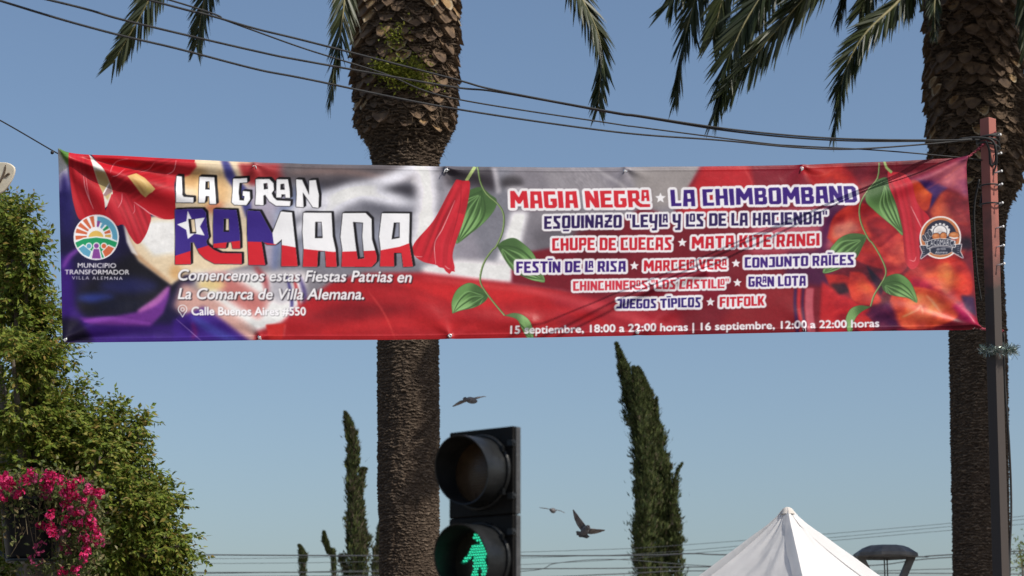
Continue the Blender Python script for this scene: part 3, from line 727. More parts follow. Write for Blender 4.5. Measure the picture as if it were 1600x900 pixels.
# -- round town emblem
cx, cy, R0 = 150.4, 371.4, 35.3
ell(cx, cy, R0, R0, (240, 240, 244))
def ray(a0, a1, r0, r1, c, ox=cx - 0.6, oy=cy - 2.5):
    poly([(ox + r0 * math.cos(D2R(a0)), oy - r0 * math.sin(D2R(a0))), (ox + r1 * math.cos(D2R(a0)), oy - r1 * math.sin(D2R(a0))), (ox + r1 * math.cos(D2R((a0 + a1) / 2)), oy - r1 * math.sin(D2R((a0 + a1) / 2))), (ox + r1 * math.cos(D2R(a1)), oy - r1 * math.sin(D2R(a1))), (ox + r0 * math.cos(D2R(a1)), oy - r0 * math.sin(D2R(a1)))], c)
OR = (206, 104, 70)
for a in (96, 118, 139, 159, 180): ray(a, a + 13 if a < 170 else 192, 14.2, 32, OR)
arc = [(cx + 1.8 + 31.4 * math.sin(D2R(a)), cy - 31.8 * math.cos(D2R(a)) - 0.5) for a in range(0, 104, 6)] + [(cx + 0.6 + 24.5 * math.sin(D2R(a)), cy - 22.5 * math.cos(D2R(a)) - 1) for a in range(98, -1, -6)]
poly(arc, (96, 162, 192))
for a, c in ((72, (136, 74, 150)), (50, (96, 162, 192)), (29, (40, 152, 100)), (10, OR), (-8, (212, 172, 96))): ray(a, a + 13, 14.2, 23.5, c)
sun_ = [(cx - 0.4 + 12 * math.cos(D2R(a)), cy + 1.5 - 12 * math.sin(D2R(a))) for a in range(0, 181, 10)]; poly(sun_, (226, 186, 96))
hill = [(cx - 33, cy + 8.5), (cx - 20, cy + 2.5), (cx, cy + 0.2), (cx + 18, cy + 2.5), (cx + 33, cy + 8), (cx + 29, cy + 18), (cx + 12, cy + 32), (cx - 12, cy + 32), (cx - 29, cy + 18)]
poly([(x, y - 2) for x, y in hill[:5]] + hill[5:], (240, 240, 244)); poly(hill, (34, 150, 98))
for x, c, pts in ((-11.5, (96, 162, 192), [(-28, 18), (-20, 12.5), (-8, 22), (-11, 31), (-20, 27)]), (12, OR, [(28, 17), (19, 13), (10, 22), (14, 31), (22, 26)])):
    p = np.asarray(pts, float) + (cx, cy); m_ = p.mean(0)
    poly(m_ + (p - m_) * 1.22, (240, 240, 244)); ell(cx + x, cy + 13.5, 5.2, 5.2, (240, 240, 244)); poly(p, c); ell(cx + x, cy + 13.5, 3.7, 3.7, c)
poly([(cx - 5.4, cy + 17), (cx + 5.4, cy + 17), (cx + 9.4, cy + 33.5), (cx - 9, cy + 33.5)], (240, 240, 244)); ell(cx + 0.3, cy + 13.2, 5.4, 5.4, (240, 240, 244))
poly([(cx - 4.2, cy + 18), (cx + 4.2, cy + 18), (cx + 7.4, cy + 33), (cx - 7, cy + 33)], (134, 72, 152)); ell(cx + 0.3, cy + 13.2, 3.8, 3.8, (134, 72, 152))
put(raster(ring(cx, cy, R0, R0 - 1.6, 60)), (240, 240, 244))

# -- market emblem on the right
zl = lambda p: Z(1420, 320, 9.0, p)
ell(1468.9, 371.4, 32, 33.4, (240, 236, 234)); ell(1468.9, 371.4, 29.8, 31.2, (190, 116, 74)); ell(1468.9, 370.4, 25.2, 26.5, (44, 44, 64))
gx, gy = zl([(435, 385)])[0]
for a in range(-75, 76, 25):
    r1 = 14.0; ca, sa = math.sin(D2R(a)), -math.cos(D2R(a))
    poly([(gx + ca * 9 - sa * 1.7, gy + sa * 9 + ca * 1.7), (gx + ca * r1 * 1.12 - sa * 1.7, gy + sa * r1 + ca * 1.7), (gx + ca * r1 * 1.12 + sa * 1.7, gy + sa * r1 - ca * 1.7), (gx + ca * 9 + sa * 1.7, gy + sa * 9 - ca * 1.7)], (238, 234, 234))
ell(gx, gy, 14.5, 11.5, (238, 234, 234)); put(raster(ring(gx, gy, 11, 10)), (60, 60, 76)); ell(gx - 1, gy - 2, 6, 4, (222, 216, 216)); stroke([(gx - 5, gy + 2), (gx, gy - 1), (gx + 7, gy + 1)], 0.7, (150, 140, 140))
for x, y, rx, ry in ((383, 445, 6.2, 5), (482, 440, 5.2, 5.4), (628, 432, 8, 5)):
    ex, ey = zl([(x, y)])[0]; ell(ex, ey, rx + 0.7, ry + 0.7, (44, 44, 60)); ell(ex, ey, rx, ry, (196, 118, 70)); ell(ex - 1, ey - 1.2, rx * .5, ry * .4, (214, 146, 100), .6)
stroke(zl([(560, 455), (630, 475), (690, 465)]), 2.4, (238, 234, 234)); stroke(zl([(585, 480), (640, 500), (690, 490)]), 1.6, (206, 90, 70))
for x, y in ((265, 440), (215, 470), (300, 395)):
    ex, ey = zl([(x, y)])[0]; ell(ex, ey, 3.4, 6, (238, 234, 234), 0, 1, -20); ell(ex, ey, 2.8, 5.4, (40, 42, 58), 0, 1, -20)
    stroke([(ex - 1.6, ey - 3), (ex, ey), (ex + 1.6, ey + 3.4)], 0.5, (220, 220, 224))
def ribbon(pts, e=1.0):
    M = np.clip(raster([pts])[:, :W], 0, 1); put(dilate(M, e * SS), (240, 236, 236)); put(M, (46, 50, 68))
ribbon(zl([(160, 575), (270, 575), (300, 665), (260, 690), (165, 760), (195, 670)])); ribbon(zl([(735, 560), (620, 570), (600, 660), (640, 685), (760, 755), (715, 660)]))
for k in range(5):
    stroke(zl([(190, 590 + 30 * k), (225, 600 + 28 * k)]), 0.6, (214, 214, 220), 0, .8); stroke(zl([(705, 585 + 30 * k), (670, 595 + 28 * k)]), 0.6, (214, 214, 220), 0, .8)
ribbon(zl([(310, 610), (440, 590), (590, 610), (600, 660), (540, 695), (440, 705), (350, 695), (300, 660)]), 0.5)
ribbon(zl([(240, 528), (340, 492), (440, 480), (540, 488), (640, 515), (645, 600), (540, 575), (440, 568), (340, 580), (265, 615)]))
def bent(M, bow):  # bend a horizontal line of lettering upward in its middle
    return M
for i, ch in enumerate('LACOMARCA'):
    x = 262 + i * 45; k = (i - 4) / 4.0
    bx, by = zl([(x, 578 + 20 * k * k - 12)])[0]
    put(sans(ch, bx - 0.4, by, bx + 3.7 if ch != 'M' else bx + 4.2, by + (0.35 * k), 8.2, 0.0), (240, 238, 240))
put(sans('de Villa', *zl([(385, 640)])[0], *[zl([(520, 636)])[0][j] for j in (0, 1)], 3.6, 0.3, 0.2), (236, 234, 238)); put(sans('Alemana', *zl([(365, 688)])[0], *zl([(545, 684)])[0], 3.6, 0.3, 0.2), (236, 234, 238))

# ------------------------------------------------------------------ the banner cloth
NU, NV = 1724, 352
su = np.linspace(0, 1, NU); tv = np.linspace(0, 1, NV)
topx = 91 + (1508 - 91) * su; topy = np.interp(topx, [91, 250, 400, 550, 697, 850, 975, 1110, 1250, 1400, 1508], [239, 247.5, 253.5, 257.5, 259.8, 261, 261, 260, 257.5, 252, 246.3])
botx = 98 + (1527.5 - 98) * su; boty = np.interp(botx, [98, 250, 406, 560, 703, 850, 1000, 1130, 1257, 1400, 1527.5], [535.5, 534, 531.5, 531.5, 529.5, 527, 524, 521.5, 519, 517, 515.5])
k_ = np.ones(41) / 41
sm_ = lambda a: np.convolve(np.pad(a, 20, mode='reflect', reflect_type='odd'), k_, 'valid')
topy = sm_(topy); boty = sm_(boty)
gxp = topx[None, :] * (1 - tv[:, None]) + botx[None, :] * tv[:, None]
gyp = topy[None, :] * (1 - tv[:, None]) + boty[None, :] * tv[:, None]
gxp = gxp + (1 - np.abs(2 * su - 1))[None, :] ** 0 * 0
# plane of the banner: left end nearer than the right end
DL, DR = 12.9, 14.1
A3 = P(91, 239, DL); B3 = P(1508, 246, DR)
bt = unit(B3 - A3); bt[2] = 0; bt = unit(bt)
BN = np.array([bt[1], -bt[0], 0.0])              # normal towards the camera
def on_banner(px, py, off=0.0):
    px = np.asarray(px, float); py = np.asarray(py, float)
    dirs = FWD + ((px - 800) / FPX)[..., None] * RGT - ((py - 450) / FPX)[..., None] * UPV
    t = ((A3 - CAM) @ BN + off) / (dirs @ BN)
    return CAM + dirs * np.asarray(t)[..., None]
base3 = on_banner(gxp, gyp)
def fold(pts, amp, w, w1=None):
    """A tension fold: a soft ridge along pts, fading towards its end."""
    p = spline(pts, 32); m_ = 4.5 * max(w, w1 or w)
    c_ = np.where((gxp.min(0) < p[:, 0].max() + m_) & (gxp.max(0) > p[:, 0].min() - m_))[0]
    r_ = np.where((gyp[:, c_].min(1) < p[:, 1].max() + m_) & (gyp[:, c_].max(1) > p[:, 1].min() - m_))[0]
    sl = (slice(r_[0], r_[-1] + 1), slice(c_[0], c_[-1] + 1)); X, Y = gxp[sl], gyp[sl]
    best = np.full(X.shape, 1e9); bu = np.zeros(X.shape)
    for i in range(len(p) - 1):
        a, e = p[i], p[i + 1]; d = e - a; L2 = d @ d
        t = np.clip(((X - a[0]) * d[0] + (Y - a[1]) * d[1]) / L2, 0, 1)
        q2 = (X - a[0] - t * d[0]) ** 2 + (Y - a[1] - t * d[1]) ** 2
        up = q2 < best; best = np.where(up, q2, best); bu = np.where(up, (i + t) / (len(p) - 1), bu)
    ww = w + ((w1 or w) - w) * bu
    out = np.zeros(gxp.shape); out[sl] = amp * np.exp(-best / (2 * ww ** 2)) * (1 - bu) ** 0.7
    return out
disp = np.zeros(gxp.shape)
disp += 0.010 * vnoise(gxp / 190, gyp / 260, 5) + 0.006 * vnoise(gxp / 75 + gyp / 200, gyp / 120, 8) + 0.0022 * vnoise(gxp / 30, gyp / 40, 12)
for pts, a, w0, w1 in (
    ([(92, 240), (160, 268), (230, 292), (330, 318), (470, 330)], 0.034, 5, 20), ([(92, 241), (130, 285), (180, 335), (230, 400)], 0.016, 4, 20),
    ([(92, 239), (180, 256), (290, 276), (420, 292)], -0.022, 4, 13), ([(92, 241), (108, 310), (118, 420)], 0.010, 4, 14), ([(92, 240), (200, 252), (330, 262), (520, 276)], 0.018, 3, 9),
    ([(1507, 247), (1440, 282), (1360, 310), (1250, 350), (1120, 395)], 0.018, 4, 15), ([(1507, 247), (1450, 264), (1380, 278), (1290, 290)], -0.014, 3, 12),
    ([(1507, 247), (1492, 300), (1480, 370)], 0.010, 4, 16), ([(1507, 247), (1470, 300), (1430, 360)], 0.009, 4, 14), ([(1507, 248), (1460, 260), (1400, 262)], 0.012, 2.5, 8),
    ([(1526, 514), (1495, 485), (1450, 450), (1390, 420)], 0.022, 4, 16), ([(1526, 514), (1470, 500), (1390, 482), (1280, 470)], 0.018, 3, 14), ([(1526, 514), (1508, 470), (1490, 410)], 0.012, 4, 16),
    ([(98, 534), (150, 505), (230, 480), (340, 470)], 0.016, 4, 18), ([(98, 534), (115, 480), (135, 400)], 0.010, 4, 14), ([(98, 534), (220, 520), (360, 512)], -0.012, 3, 12),
    ([(398, 256), (404, 285), (412, 320)], 0.008, 4, 14), ([(697, 262), (760, 275), (840, 290)], 0.010, 3, 12), ([(977, 264), (960, 290), (940, 330)], 0.008, 4, 16), ([(1253, 259), (1230, 290), (1190, 320)], 0.008, 4, 14),
    ([(406, 530), (420, 505), (450, 470)], 0.007, 4, 14), ([(703, 528), (680, 500), (640, 470)], 0.008, 4, 16), ([(996, 523), (1040, 490), (1110, 450), (1190, 400)], 0.012, 4, 16), ([(1257, 517), (1240, 490), (1200, 460)], 0.008, 4, 14),
    ([(640, 290), (560, 282), (470, 276)], 0.010, 8, 9), ([(1100, 425), (1010, 455), (920, 486), (820, 506)], 0.016, 5, 8), ([(830, 505), (760, 500), (640, 490)], 0.012, 9, 12), ([(300, 505), (420, 500), (560, 505)], 0.010, 9, 12)):
    disp += fold(pts, a * (2.3 if pts[0][0] < 95 else 1.5), w0, w1)
for k_e, (ex, ey, up_) in enumerate([(398, 257, 1), (697, 263, 1), (977, 264, 1), (1253, 260, 1), (406, 529, -1), (703, 527, -1), (996, 521, -1), (1257, 516, -1)]):
    for q_e, (dx, L_e) in enumerate(((-34, 20), (-9, 34), (20, 30), (42, 16))):
        disp += fold([(ex, ey), (ex + dx * .5, ey + up_ * L_e * .45), (ex + dx, ey + up_ * L_e)], (0.008 if up_ > 0 else 0.005) * (1 if q_e % 2 else -0.8), 2.2, 6)
# rolled hems
edge_t = np.minimum(gyp - topy[None, :], boty[None, :] - gyp)
disp += 0.0018 * np.exp(-((edge_t - 6) / 1.4) ** 2) - 0.003 * np.exp(-(edge_t / 2.0) ** 2)
verts = base3 + disp[..., None] * BN
ix = np.clip((gxp - X0) * SS - 0.5, 0, W - 1.001); iy = np.clip((gyp - Y0) * SS - 0.5, 0, H - 1.001)
x_, y_ = ix.astype(int), iy.astype(int); fx, fy = (ix - x_)[..., None], (iy - y_)[..., None]
colr = (IMG[y_, x_] * (1 - fx) + IMG[y_, x_ + 1] * fx) * (1 - fy) + (IMG[y_ + 1, x_] * (1 - fx) + IMG[y_ + 1, x_ + 1] * fx) * fy
ids = np.arange(NU * NV).reshape(NV, NU)
quads = np.stack([ids[1:, :-1], ids[1:, 1:], ids[:-1, 1:], ids[:-1, :-1]], -1).reshape(-1, 4)
PRINT_GAIN = 0.90
rgba = np.ones((NU * NV, 4), np.float32)
rgba[:, :3] = np.clip(lin(np.clip(colr, 0, 255)) * PRINT_GAIN, 0, 1).reshape(-1, 3)
m_print = bpy.data.materials.new('printed_vinyl'); m_print.use_nodes = True
nt = m_print.node_tree; pb = nt.nodes['Principled BSDF']
at = nt.nodes.new('ShaderNodeAttribute'); at.attribute_name = 'print'; nt.links.new(at.outputs['Color'], pb.inputs['Base Color'])
pb.inputs['Roughness'].default_value = 0.42; pb.inputs['Specular IOR Level'].default_value = 0.18
nzz = nt.nodes.new('ShaderNodeTexNoise'); nzz.inputs['Scale'].default_value = 9; nzz.inputs['Detail'].default_value = 5
tcc = nt.nodes.new('ShaderNodeTexCoord'); nt.links.new(tcc.outputs['Object'], nzz.inputs['Vector'])
bpz = nt.nodes.new('ShaderNodeBump'); bpz.inputs['Strength'].default_value = 0.12; bpz.inputs['Distance'].default_value = 0.03
nt.links.new(nzz.outputs['Fac'], bpz.inputs['Height']); nt.links.new(bpz.outputs[0], pb.inputs['Normal'])
ban = tag(empty('event_banner', on_banner(800., 525.)), 'long red and purple printed event banner with lettering strung across the street', 'banner')
cloth = mesh_np('printed_cloth', verts.reshape(-1, 3), quads, m_print, ban, True)
ca = cloth.data.color_attributes.new('print', 'FLOAT_COLOR', 'POINT'); ca.data.foreach_set('color', rgba.ravel())
m_chrome = mat('eyelet_metal', (0.7, 0.7, 0.7), (0.5, 0.5, 0.5), 0.3, 20, metal=1.0)
m_tie = mat('zip_tie', (0.75, 0.75, 0.74), (0.6, 0.6, 0.6), 0.5)
eye_b = None
EYES = [(97, 244, 1), (398, 260, 1), (697, 266, 1), (977, 267, 1), (1253, 263, 1), (1503, 252, 1), (101.5, 530, 0), (406, 526.5, 0), (703, 524.5, 0), (996, 519, 0), (1257, 514, 0), (1522, 511, 0)]
for k, (ex, ey, up) in enumerate(EYES):
    c = on_banner(float(ex), float(ey), 0.012) if abs(ex - 800) < 690 else on_banner(float(ex), float(ey), 0.03)
    b = MB(); ringp = [(0.006, 0), (0.010, 0.0015), (0.0135, 0.0), (0.0145, -0.003), (0.006, -0.003), (0.006, 0)]
    b.lathe(c, BN, ringp, 20)
    e_o = b.build('eyelet', m_chrome, ban)
    rr = random.Random(k); s_ = 1 if up else -1
    b = MB(); q0 = c + BN * 0.004
    for _ in range(2):
        dx = rr.uniform(-0.02, 0.02)
        b.tube(spline([q0, q0 + BN * 0.008 + bt * dx * .5, q0 + BN * 0.007 + bt * dx + np.array([0, 0, -0.014 + rr.uniform(-.012, .014)])], 6), 0.0026, 5)
    z_o = b.build('zip_tie', m_tie, ban)

# ------------------------------------------------------------------ wires in front of the banner and their post
m_wire = mat('black_rubber', (0.016, 0.016, 0.017), (0.03, 0.03, 0.03), 0.6, spec=0.3)
def wire(name, pts, r, label, cat='cable', group=None, m=None, n=6, samples=90):
    p = spline(pts, samples); b = MB(); b.tube(p, r, n)
    c = p[-1]
    return tag(b.build(name, m or m_wire, None, loc=c), label, cat, group)
D_POST = 14.25
CAB = {
 'A': ([(-500, -160), (0, 1), (160, 48), (277, 76), (400, 108), (480, 123.6), (699, 168), (960, 206), (1124, 219), (1240, 230), (1330, 233), (1450, 225), (1536, 216)], 10),
 'B': ([(-500, -130), (77, 0), (200, 33), (400, 80), (480, 96), (702, 135), (780, 144), (960, 177), (1000, 182.6), (1150, 206), (1300, 219), (1450, 220.5), (1536, 216)], 0),
 'C': ([(-500, -200), (233, 0), (320, 22), (400, 45), (480, 64.5), (702, 121.5), (780, 142), (960, 175.5), (1000, 181), (1150, 203), (1300, 216), (1450, 219), (1536, 218)], -1),
 'D': ([(-500, -220), (265, 0), (353, 32), (400, 49), (480, 77.4), (600, 115), (705, 153), (960, 193.5), (1000, 199), (1187, 223), (1247, 228), (1375, 235), (1499, 246), (1540, 251)], -11),
}
SHX = [1500, 1400, 1283, 1150, 994, 850]; SHY = [252, 296, 344, 393, 458, 505]
labels_c = {'A': 'lowest of the black overhead cables sagging in front of the banner top', 'B': 'second lowest black overhead cable crossing the scaly palm trunk',
            'C': 'topmost black overhead cable running from top left to the red post', 'D': 'thin black overhead cable ending at the top right banner corner'}
for key, (cp, off) in CAB.items():
    cp = np.asarray(cp, float); c2 = spline(np.c_[cp, np.zeros(len(cp))], 400)
    # find how far in front of the banner the cable hangs so that its shadow falls along the shaded line
    ks = []
    for qx, qy in zip(SHX, SHY):
        q3 = on_banner(float(qx), float(qy + off))
        ts = np.linspace(0.02, 6, 400); pr = np.array([proj(q3 + t_ * S) for t_ in ts])
        d_ = pr[:, 1] - np.interp(pr[:, 0], c2[:, 0], c2[:, 1])
        k = np.where(d_ < 0)[0]
        if len(k): ks.append((pr[k[0], 0], pr[k[0], 2]))
    ks = sorted(ks)
    kx = np.array([a for a, _ in ks]); kd = np.array([e for _, e in ks])
    co = np.polyfit(1536 - kx, D_POST - 0.06 - kd, 1, w=np.ones(len(kx)))
    slope = (np.sum((1536 - kx) * (D_POST - 0.06 - kd)) / np.sum((1536 - kx) ** 2))
    dep = D_POST - 0.06 - slope * (1536 - cp[:, 0])
    print('cable', key, 'slope', slope, 'depth at left', dep[0], dep[1])
    wire('overhead_cable', [P(x, y, d) for (x, y), d in zip(cp, dep)], 0.0058 if key != 'D' else 0.0048, labels_c[key], 'cable', 'overhead cables tied to the post', samples=160)

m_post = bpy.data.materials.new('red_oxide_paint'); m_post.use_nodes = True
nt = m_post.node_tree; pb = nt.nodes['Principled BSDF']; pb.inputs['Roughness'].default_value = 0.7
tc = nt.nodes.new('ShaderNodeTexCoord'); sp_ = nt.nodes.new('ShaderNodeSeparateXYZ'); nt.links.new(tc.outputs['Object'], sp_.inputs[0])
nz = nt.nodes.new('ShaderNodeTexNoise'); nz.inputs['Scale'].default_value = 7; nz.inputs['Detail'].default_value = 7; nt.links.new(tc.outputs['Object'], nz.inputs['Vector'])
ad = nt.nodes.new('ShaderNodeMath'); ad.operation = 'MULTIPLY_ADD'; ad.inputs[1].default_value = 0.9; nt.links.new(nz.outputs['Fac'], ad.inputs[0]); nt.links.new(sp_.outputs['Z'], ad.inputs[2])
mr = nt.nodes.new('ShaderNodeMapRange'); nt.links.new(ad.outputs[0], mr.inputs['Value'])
rp = nt.nodes.new('ShaderNodeValToRGB'); rp.color_ramp.elements[0].color = (0.042, 0.031, 0.026, 1); rp.color_ramp.elements[1].color = (0.32, 0.10, 0.075, 1)  # dark brown low down, red towards the top, edge broken by noise
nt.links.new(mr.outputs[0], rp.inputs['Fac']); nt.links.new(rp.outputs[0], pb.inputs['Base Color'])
ptop = P(1543.5, 186, D_POST); pbot = np.array([ptop[0] - 0.0, ptop[1], 0.0])
# post foot a little to the right, as in the picture
foot = P(1561, 900, D_POST - 0.6); lean = (foot[0] - ptop[0]) / (ptop[2] - foot[2]); pbot = np.array([ptop[0] + lean * ptop[2], ptop[1], 0.0])
post = tag(empty('red_post', pbot), 'tall square red oxide post with darker lower half at right', 'post')
zt = ptop[2]
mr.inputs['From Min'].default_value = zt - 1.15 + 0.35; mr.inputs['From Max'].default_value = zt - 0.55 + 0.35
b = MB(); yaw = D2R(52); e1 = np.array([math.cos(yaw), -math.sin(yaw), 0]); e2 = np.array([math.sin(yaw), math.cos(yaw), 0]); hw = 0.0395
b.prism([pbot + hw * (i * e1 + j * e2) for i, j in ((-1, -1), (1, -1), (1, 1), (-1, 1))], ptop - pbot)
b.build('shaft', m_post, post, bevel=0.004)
axis_p = lambda py: (lambda f: pbot + (ptop - pbot) * f)(np.interp(py, [186, 900], [1.0, foot[2] / zt]))
for py in (217, 247, 276, 297, 327, 365, 395, 424):
    c = axis_p(py); b = MB(); a_ = c + e1 * hw
    b.tube([a_, a_ + e1 * 0.05 + np.array([0.012, 0, 0.004])], 0.005, 6); b.lathe(a_ + e1 * 0.05 + np.array([0.012, 0, 0.004]), e1, [(0.0, -0.004), (0.009, -0.004), (0.009, 0.004), (0.0, 0.004)], 8)
    b.build('step_bolt', m_tie, post)
# coil of cable ends bound round the post
b = MB()
for k in range(5):
    c = axis_p(214 + k * 4); th = np.linspace(0, 2 * math.pi, 24)
    b.tube([c + 0.075 * (math.cos(q_) * e1 + math.sin(q_) * e2) * (1 + .05 * math.sin(3 * q_ + k)) + np.array([0, 0, 0.02 * math.sin(q_ + k)]) for q_ in th], 0.008, 5)
c0 = axis_p(222)
fr = np.array([0, -0.08, 0])
b.tube(spline([P(1500, 217, D_POST - .1), P(1530, 215, D_POST - .12), P(1552, 222, D_POST - .14), P(1556, 250, D_POST - .12), P(1548, 258, D_POST - .12), P(1546, 235, D_POST - .13), P(1540, 220, D_POST - .13)], 40), 0.009, 6)
b.tube(spline([P(1556, 225, D_POST - .12), P(1557, 255, D_POST - .12), P(1545, 285, D_POST - .12), P(1535, 305, D_POST - .1), P(1532, 318, D_POST - .1)], 30), 0.007, 6)
for k in range(2): b.tube([axis_p(296 + k * 30) + 0.071 * (math.cos(q_) * e1 + math.sin(q_) * e2) for q_ in np.linspace(0, 2 * math.pi, 16)], 0.006, 5)
tag(b.build('cable_coil', m_wire, None, loc=c0), 'black cable ends coiled and tied round the top of the red post', 'cable')
b = MB()
b.tube(spline([P(1530, 280, D_POST + .06), P(1522, 330, D_POST + .07), P(1526, 420, D_POST + .05), P(1533, 470, D_POST + .08)], 30), 0.007, 5)
tag(b.build('hanging_cable', m_wire, None, loc=P(1530, 280, D_POST)), 'thin black cable hanging down along the left side of the red post', 'cable')
b = MB()
b.tube(spline([P(1568, 520, D_POST + .07), P(1570, 600, D_POST + .08), P(1577, 700, D_POST), P(1580, 800, D_POST - .1), P(1576, 920, D_POST - .3), P(1572, 1300, D_POST - .8)], 50), 0.008, 5)
tag(b.build('hanging_cable', m_wire, None, loc=P(1570, 560, D_POST)), 'long black cable hanging beside the dark lower half of the post', 'cable')
# red twine that ties the banner to the post
m_twine = mat('red_twine', (0.30, 0.03, 0.06), (0.16, 0.02, 0.03), 0.8, 60)
def twine(pts, label):
    p = spline(pts, 40); b = MB()
    for ph in (0, math.pi):
        q_ = p + 0.006 * np.c_[np.zeros(40), np.cos(np.arange(40) * 0.9 + ph), np.sin(np.arange(40) * 0.9 + ph)]
        b.tube(q_, 0.0042, 5)
    for k in (6, 12, 15, 19): b.lathe(p[k] - np.array([0, 0, .012]), (0, 0, 1), [(0, 0), (0.011, 0.006), (0.012, 0.016), (0, 0.024)], 8)
    tag(b.build('tie_twine', m_twine, None, loc=p[0]), label, 'rope')
twine([on_banner(1503., 252., .02), P(1525, 236, D_POST - .1), P(1546, 217, D_POST - .1), P(1556, 206, D_POST - .05)], 'red twine from the upper right banner corner to the post')
twine([on_banner(1522., 511., .02), P(1536, 514, D_POST - .1), P(1556, 517, D_POST - .08), P(1568, 517, D_POST)], 'red twine from the lower right banner corner to the post')
# tinsel garland
m_tin = mat('tinsel_green', (0.04, 0.09, 0.06), (0.45, 0.5, 0.48), 0.25, 40, metal=0.7)
c = axis_p(556); rr = np.random.default_rng(3); n = 900
th = rr.uniform(0, 2 * math.pi, n); ringr = 0.085
cen = c + np.stack([np.cos(th) * ringr * 1.25 + 0.03, np.sin(th) * ringr, rr.normal(0, 0.012, n) + 0.02 * np.sin(th)], -1)
dv = unit(rr.normal(size=(n, 3))); L_ = rr.uniform(0.02, 0.05, n)[:, None]; sd = unit(np.cross(dv, rr.normal(size=(n, 3)))) * 0.0018
vv = np.stack([cen - sd, cen + sd, cen + dv * L_ + sd, cen + dv * L_ - sd], 1).reshape(-1, 3)
tag(mesh_np('tinsel_garland', vv, np.arange(4 * n).reshape(-1, 4), m_tin, loc=c), 'bristly green and silver tinsel garland wound round the post below the banner', 'garland')

# ------------------------------------------------------------------ palms
m_bark = mat('palm_bark', (0.024, 0.016, 0.011), (0.070, 0.050, 0.036), 0.95, 7, 0.7, 30, stretch=(1, 1, 3.5), contrast=(0.3, 0.7))
nt = m_bark.node_tree; pb = nt.nodes['Principled BSDF']; rp = [n for n in nt.nodes if n.type == 'VALTORGB'][0]
fa = nt.nodes.new('ShaderNodeAttribute'); fa.attribute_name = 'fibre'
mxb = nt.nodes.new('ShaderNodeMix'); mxb.data_type = 'RGBA'; nt.links.new(fa.outputs['Fac'], mxb.inputs['Factor']); nt.links.new(rp.outputs[0], mxb.inputs['A']); mxb.inputs['B'].default_value = (0.19, 0.145, 0.108, 1)
nt.links.new(mxb.outputs['Result'], pb.inputs['Base Color']); pb.inputs['Specular IOR Level'].default_value = 0.15
m_stub = mat('cut_leaf_base', (0.20, 0.105, 0.04), (0.34, 0.235, 0.12), 0.9, 9, 0.4, 40)
m_stub_dk = mat('weathered_leaf_base', (0.07, 0.045, 0.03), (0.17, 0.11, 0.065), 0.95, 8, 0.5, 40)
m_rim = mat('leaf_base_rim', (0.42, 0.35, 0.24), (0.28, 0.21, 0.13), 0.9, 12)
m_frond = mat('palm_leaf', (0.013, 0.024, 0.008), (0.045, 0.053, 0.018), 0.45, 2.5, spec=0.35, translucent=0.12, contrast=(0.3, 0.7))
m_rachis = mat('palm_rachis', (0.16, 0.15, 0.06), (0.26, 0.22, 0.10), 0.6, 5)
m_fibre = mat('palm_fibre', (0.06, 0.04, 0.025), (0.14, 0.095, 0.055), 0.95, 20)

def base_y_for(d): return d / math.cos(PITCH)

